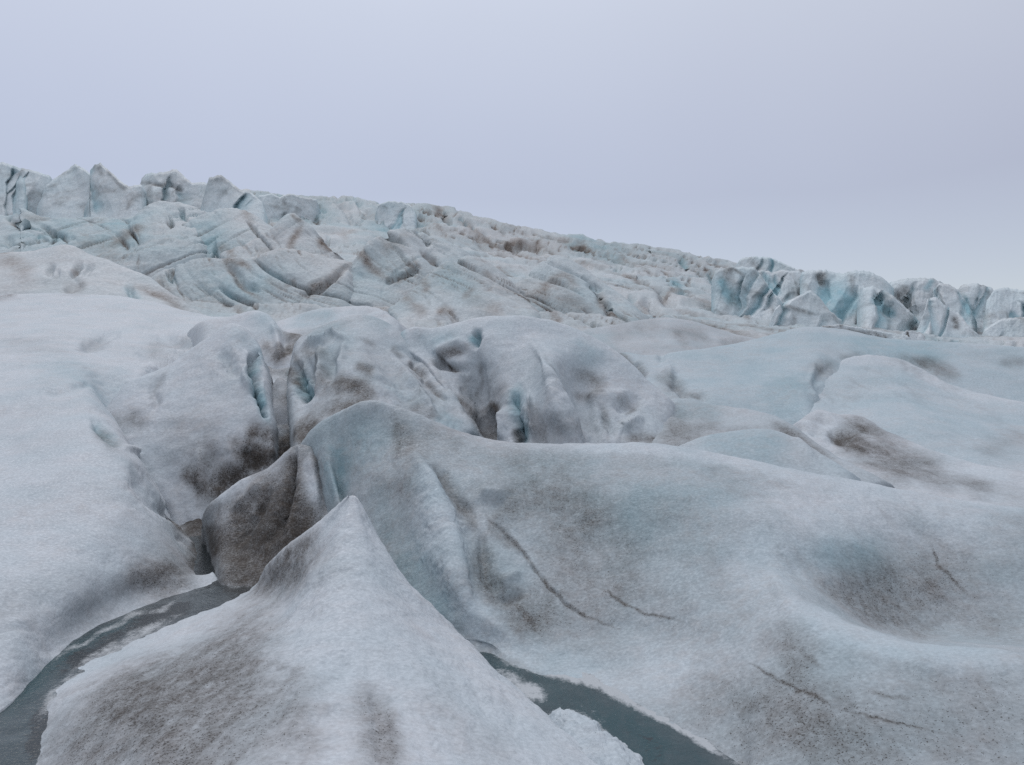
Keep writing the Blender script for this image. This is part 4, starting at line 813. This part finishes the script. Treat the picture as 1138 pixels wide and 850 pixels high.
    if feats: fl.features([dict(f, z=f.get('z', 0) * .35) if 'z' in f else dict(f, blue=f['blue'] * .9, r=[q * .8 for q in (f['r'] if isinstance(f['r'], (list, tuple)) else [f['r']] * len(f['p']))]) if 'blue' in f else f for f in feats])
    return build_grid(name, fl.P, M_SERAC, fl.dirt, fl.blue, .5, label, cat, group)

serac('blue-white serac cut off by the left border of the photo', [(-60,190),(-20,184),(0,180),(12,185),(24,190),(20,210),(8,232),(-40,240)], 84, 201)
serac('wide blocky serac second from the left end of the skyline', [(2,228),(8,206),(15,196),(25,186),(38,190),(52,195),(58,206),(52,228),(25,236)], 80, 202)
serac('twin-topped pale serac left of the leaning spike', [(46,232),(55,206),(62,199),(75,189),(83,182),(90,186),(100,196),(114,206),(112,230),(80,238)], 78, 203)
serac('leaning pointed serac with a dark tip, tallest spike of the left skyline', [(98,236),(105,210),(106,195),(104,189),(108,183),(114,181),(121,188),(131,199),(141,207),(153,205),(158,213),(152,232),(130,246),(105,244)], 74, 204, feats=[dirt([(110,185),(112,192)],4,.4), dirt([(118,188),(130,200),(140,212)],[2.5,3,3],.5)])
serac('flat-topped serac with a dark crack under its cap', [(148,238),(158,214),(162,198),(168,192),(180,192),(195,188),(203,196),(211,203),(222,202),(230,209),(232,228),(215,242),(180,246)], 76, 205, feats=[cut([(162,203),(185,204),(205,212)],3,-.8), dirt([(162,203),(185,204),(205,212)],2.5,.7)])
serac('steep serac with a grey knob at its top, rightmost of the left group', [(226,240),(233,208),(236,198),(247,194),(255,201),(265,210),(276,213),(287,224),(292,242),(262,250)], 75, 206, feats=[dirt([(240,199),(246,198)],7,.4)])
serac('row of low broken ice teeth right of the grey-knobbed serac', [(284,236),(288,222),(292,217),(305,215),(312,219),(322,214),(330,218),(347,221),(352,238),(320,244)], 92, 207)
serac('small rounded ice cap on the skyline near its middle', [(420,240),(423,228),(432,223),(445,224),(455,229),(460,240),(440,246)], 98, 208)
serac('long low grey ice slab topping the skyline left of the right-hand seracs', [(820,308),(824,292),(830,286),(842,285),(856,286),(868,292),(880,298),(894,302),(896,314),(855,316)], 84, 211, bluef=.2)
serac('big blue-sided ice block right of the deep blue crevasse', [(796,312),(800,301),(813,296),(838,297),(846,310),(856,325),(864,336),(858,350),(828,345),(806,328)], 62, 212, feats=[blue([(800,308),(808,325),(818,338)],[8,9,8],1.0), dirt([(800,300),(815,298),(830,308)],3,.6)])
serac('narrow fin-like serac between two blue slots', [(843,303),(850,299),(860,303),(868,300),(885,301),(896,311),(902,328),(888,338),(870,340),(858,330)], 66, 213, feats=[blue([(847,303),(855,318),(862,332)],6,1.0), cut([(848,303),(856,318),(862,331)],4,-1.0), blue([(862,305),(865,325)],4,.8), cut([(862,305),(865,322)],3,-.8)])
serac('tent-shaped pale ice block in front of the narrow fin', [(858,366),(866,342),(882,332),(900,322),(909,331),(918,345),(930,356),(918,370),(885,374)], 55, 214, feats=[dirt([(870,338),(890,343),(910,350)],3,.5)])
serac('massive square serac with a steep blue wall', [(898,338),(896,310),(898,302),(908,300),(922,300),(935,304),(950,300),(963,302),(976,309),(986,320),(980,345),(955,362),(925,360),(908,345)], 64, 215, feats=[blue([(915,325),(945,335),(930,345)],22,.9), dirt([(912,307),(914,314)],6,.7), cut([(912,306),(914,316)],4,-.8)])
serac('sloping buttress of ice with dark blue slots at its left', [(958,338),(964,320),(974,318),(988,324),(1002,338),(1016,354),(1032,376),(1018,388),(985,380),(968,362)], 57, 216, feats=[blue([(972,325),(978,340)],5,1.0), cut([(971,325),(977,340)],4,-1.0), blue([(984,340),(990,352)],6,1.0), cut([(984,340),(990,354)],4,-.9), dirt([(1012,362),(1026,374)],[5,8],.75)])
serac('tall round-topped serac with a brown hollow below its cap', [(990,324),(993,314),(1000,311),(1012,309),(1034,309),(1046,315),(1044,335),(1038,352),(1028,366),(1010,356),(998,340)], 66, 217, feats=[dirt([(998,325),(1005,322)],6,.8), cut([(1000,330),(1007,340)],9,-1.3), dirt([(1003,335),(1008,342)],7,.5), blue([(1030,320),(1035,312)],5,.8)])
serac('ribbed pale serac with a ragged white edge, standing before the round-topped one', [(1030,350),(1034,332),(1042,330),(1052,340),(1064,348),(1072,360),(1088,378),(1070,390),(1030,388),(1022,372)], 57, 218, feats=[dirt([(1060,352),(1062,368)],5,.75)])
serac('leaning serac behind the ribbed one, with a blue seam', [(1038,345),(1040,322),(1046,314),(1055,316),(1064,322),(1074,338),(1082,358),(1070,368),(1050,362)], 64, 219, feats=[blue([(1072,335),(1080,350)],5,.9)])
serac('broad low serac with fluted sides on the far skyline', [(1064,345),(1066,324),(1072,316),(1086,315),(1100,320),(1108,336),(1104,362),(1086,374),(1074,358)], 68, 220, feats=[cut([(1072,334),(1080,350)],4,-1.0), blue([(1071,330),(1080,350)],5,1.0), cut([(1098,340),(1099,358)],4,-.9), dirt([(1098,330),(1098,345)],3,.6)])
serac('white serac with a dark cleft at its left, close to the right border', [(1098,356),(1101,334),(1108,322),(1118,319),(1132,322),(1150,327),(1162,346),(1150,368),(1120,368)], 62, 221, feats=[cut([(1124,345),(1126,358)],4,-.8), blue([(1124,345),(1132,352)],4,1.0)])
serac('stubby rosy-white ice block at the lower right of the seracs', [(1092,388),(1100,366),(1116,354),(1140,352),(1172,358),(1184,384),(1170,400),(1120,402)], 55, 222)
serac('small dark brown ice lump at the foot of the right-hand seracs', [(1000,378),(1002,370),(1010,367),(1022,369),(1028,374),(1026,384),(1004,384)], 38.0, 231, name='dirty_ice_lump', cat='ice lump', group=None, dirtf=1.0, bluef=0)
serac('flat brown-edged ice slab lying along the crest of the big blue slope', [(908,372),(914,363),(930,360),(960,365),(990,370),(1012,375),(1000,384),(940,380)], 37.0, 232, name='ice_slab', cat='ice slab', group=None, dirtf=.5, bluef=.1, feats=[dirt([(912,366),(924,368)],[7,6],.8), dirt([(930,366),(990,374)],3,.6)], thick=1.0)
# ------------------------------------------------------------------ melt water
def onwater(px, py, z=0.0):
    d = (EYE - z) / ((py - CY) / F)
    return (px, py, d)
def water(name, rows, feats, z=-0.006, **kw):
    K = np.array([[at(*onwater(x, y, z)) for x, y in r] for r in rows])
    K2 = np.array(rows, float)
    u = params(K2.transpose(1, 0, 2), 2.0); v = params(K2, 2.0)
    P = cr(cr(K.transpose(1, 0, 2), u).transpose(1, 0, 2), v); P[..., 2] = z
    fl = Field(P); fl.features(feats)
    return build_grid(name, fl.P, M_WATER, fl.dirt, fl.blue, skirt=.3, kind='structure', slush=fl.slush, **kw)

water('stream', [[(-80,740),(60,690),(170,620),(222,585),(262,580)], [(-100,780),(20,745),(150,680),(240,645),(320,620)], [(-110,850),(40,810),(150,730),(250,680),(350,650)], [(-150,1050),(100,1000),(220,800),(300,720),(360,680)]],
      [blue([(0,800),(45,748),(80,722),(120,700),(160,684)],[14,12,11,9,7],.9), blue([(0,840),(60,760)],40,.35), dirt([(150,694),(190,680),(215,672)],[16,12,10],.75), dirt([(140,700),(110,725),(80,745)],[14,16,14],.55), dirt([(90,725),(60,750)],10,.45), dirt([(60,775),(50,800),(35,840)],[14,18,16],.7),
       dirt([(215,650),(240,630),(270,650)],[14,18,18],.85), dirt([(232,600),(236,625)],14,.9), dirt([(280,640),(300,640)],24,.9), dirt([(40,700),(20,790)],16,.25), dict(p=[(36,830),(50,785),(88,745),(148,708),(220,672)],r=[12,13,12,12,11],slush=.6), dict(p=[(238,642),(262,648),(290,648)],r=[9,10,9],slush=.55), dict(p=[(45,752),(112,702),(167,680),(222,660)],r=[6,6,6,6],slush=.55)])
water('pool', [[(470,660),(510,690),(560,710),(640,720),(720,750),(840,820)], [(470,690),(505,712),(560,742),(640,765),(720,800),(850,862)], [(480,720),(520,745),(580,790),(650,830),(720,870),(880,930)], [(480,800),(540,830),(600,900),(680,960),(780,1050),(950,1150)]],
      [blue([(530,715),(560,745),(620,770),(700,800),(780,850)],[20,30,36,40,50],.75), blue([(680,850),(760,880)],60,.6), dirt([(700,820),(740,840)],26,.25),
       dict(p=[(530,712),(562,730),(602,739),(652,753),(704,780),(752,805),(790,830),(828,855)],r=[8,13,14,11,9,8,8,8],slush=.9), dict(p=[(550,745),(585,768),(610,775)],r=[12,16,12],slush=.75), dict(p=[(600,790),(650,800),(690,835),(720,860)],r=[12,10,10,10],slush=.8), dict(p=[(620,765),(680,810)],r=16,slush=.3)])

# slush drifting at the pool's upper end
def lump(name, pts, z, mat, label, cat, r, seed, dirtv=0.0, group=None):
    rows = []
    for k, (dz, off) in enumerate(((-.06, 1.0), (.45, .82), (.85, .5), (1.0, .18), (1.0, 0.0))):
        row = []
        for a in np.linspace(0, 2 * math.pi, 49):
            cx, cy = np.mean([p[0] for p in pts]), np.mean([p[1] for p in pts])
            n = len(pts); f = a / (2 * math.pi) * n; i = int(f) % n; j = (i + 1) % n; t = f - int(f)
            x, y = pts[i][0] * (1 - t) + pts[j][0] * t, pts[i][1] * (1 - t) + pts[j][1] * t
            x, y = cx + (x - cx) * off, cy + (y - cy) * off
            w = at(*onwater(x, y)); w[2] = z * dz
            row.append(w)
        rows.append(row)
    K = np.array(rows); v = np.linspace(0, 4, 32); P = cr(K, v)
    u = np.linspace(0, 48, 240); P = cr(P.transpose(1, 0, 2), u).transpose(1, 0, 2)
    for _ in range(2): P[:, 1:-1] = .5 * P[:, 1:-1] + .25 * (P[:, 2:] + P[:, :-2])
    P[:, -1] = P[:, 0]
    Q = P.reshape(-1, 3)
    nz = fbm(Q, 9, 4, seed).reshape(P.shape[:2]); nx = fbm(Q, 12, 3, seed + 1).reshape(P.shape[:2])
    P[..., 2] += nz * z * .9; P[:-1, :, 0] += nx[:-1] * .04 * r; P[:-1, :, 1] += nz[:-1] * .05 * r; P[-1, :, 2] = P[-2, :, 2].mean()
    P[:, -1] = P[:, 0]
    z0 = np.zeros(P.shape[:2])
    return build_grid(name, P, mat, z0 + dirtv, z0 + .12, 0, label, cat, group)
lump('ice_shelf', [(606,792),(625,789),(645,795),(662,806),(668,818),(690,828),(712,842),(722,862),(690,880),(650,850),(620,815)], .07, M_NEAR, 'thin white ice shelf lapping over the edge of the teal pool', 'ice shelf', 1, 301)

# ------------------------------------------------------------------ the ice floor under everything
gx = np.sign(np.linspace(-1, 1, 121)) * np.abs(np.linspace(-1, 1, 121)) ** 3 * 900
gy = np.sign(np.linspace(-1, 1, 121)) * np.abs(np.linspace(-1, 1, 121)) ** 3 * 900 + 3
GX, GY = np.meshgrid(gx, gy)
behind = np.clip((2.2 - GY) / 2.0, 0, 1); behind = behind * behind * (3 - 2 * behind)
GZ = -0.55 + behind * 0.75
P = np.stack([GX, GY, GZ], -1)
P[..., 2] += .12 * fbm(P.reshape(-1, 3), .4, 3, 401).reshape(GX.shape)
build_grid('ground', P, M_NEAR, np.full(GX.shape, .45) * (1 - behind), np.zeros(GX.shape) + .2, skirt=0, kind='structure')

# ------------------------------------------------------------------ light, sky, camera
world = bpy.data.worlds.new("World"); scene.world = world; world.use_nodes = True
nt = world.node_tree; nt.nodes.clear(); N, L = nt.nodes, nt.links
SUN_EL, SUN_AZ = math.radians(54), math.radians(335)
out = N.new('ShaderNodeOutputWorld')
skyt = N.new('ShaderNodeTexSky'); skyt.sky_type = 'NISHITA'; skyt.sun_disc = False
skyt.sun_elevation = SUN_EL; skyt.sun_rotation = SUN_AZ; skyt.air_density = 1.0; skyt.dust_density = 0.2
b1 = N.new('ShaderNodeBackground'); b1.inputs[1].default_value = 0.05; L.new(skyt.outputs[0], b1.inputs[0])
tc = N.new('ShaderNodeTexCoord'); sx = N.new('ShaderNodeSeparateXYZ'); L.new(tc.outputs['Generated'], sx.inputs[0])
nz = N.new('ShaderNodeTexNoise'); nz.inputs['Scale'].default_value = 1.6; nz.inputs['Detail'].default_value = 3; L.new(tc.outputs['Generated'], nz.inputs['Vector'])
ma = N.new('ShaderNodeMath'); ma.operation = 'MULTIPLY_ADD'; L.new(nz.outputs['Fac'], ma.inputs[0]); ma.inputs[1].default_value = 0.10; L.new(sx.outputs['Z'], ma.inputs[2])
rp = N.new('ShaderNodeValToRGB'); L.new(ma.outputs[0], rp.inputs[0])
e = rp.color_ramp.elements
e[0].position = 0.05; e[0].color = (0.325, 0.315, 0.345, 1)
e[1].position = 1.0; e[1].color = (0.95, 0.96, 1.0, 1)
m1 = e.new(0.28); m1.color = (0.315, 0.285, 0.305, 1)
m2 = e.new(0.48); m2.color = (0.46, 0.448, 0.455, 1)
b2 = N.new('ShaderNodeBackground'); b2.inputs[1].default_value = 1.0; L.new(rp.outputs[0], b2.inputs[0])
ad = N.new('ShaderNodeAddShader'); L.new(b1.outputs[0], ad.inputs[0]); L.new(b2.outputs[0], ad.inputs[1]); L.new(ad.outputs[0], out.inputs[0])

ld = bpy.data.lights.new('sun', 'SUN'); ld.energy = 1.15; ld.angle = math.radians(40); ld.color = (1.0, 0.96, 0.92)
lo = bpy.data.objects.new('sun', ld); col.objects.link(lo)
# direction the sun stands in: azimuth measured from +Y (north) towards +X
sd = np.array([math.sin(SUN_AZ) * math.cos(SUN_EL), math.cos(SUN_AZ) * math.cos(SUN_EL), math.sin(SUN_EL)])
from mathutils import Vector
lo.rotation_euler = Vector(sd).to_track_quat('Z', 'Y').to_euler()

cd = bpy.data.cameras.new('camera'); cd.sensor_width = 36; cd.lens = F / W0 * 36; cd.clip_end = 5000; cd.clip_start = .05
co = bpy.data.objects.new('camera', cd); col.objects.link(co)
co.location = (0, 0, EYE); co.rotation_euler = (math.radians(90), 0, 0)
scene.camera = co
scene.render.engine = 'CYCLES'
scene.cycles.use_denoising = False
scene.cycles.max_bounces = 6; scene.cycles.diffuse_bounces = 4
vs = scene.view_settings
vs.view_transform = 'Standard'; vs.look = 'None'; vs.exposure = 0; vs.gamma = 1; vs.use_curve_mapping = False
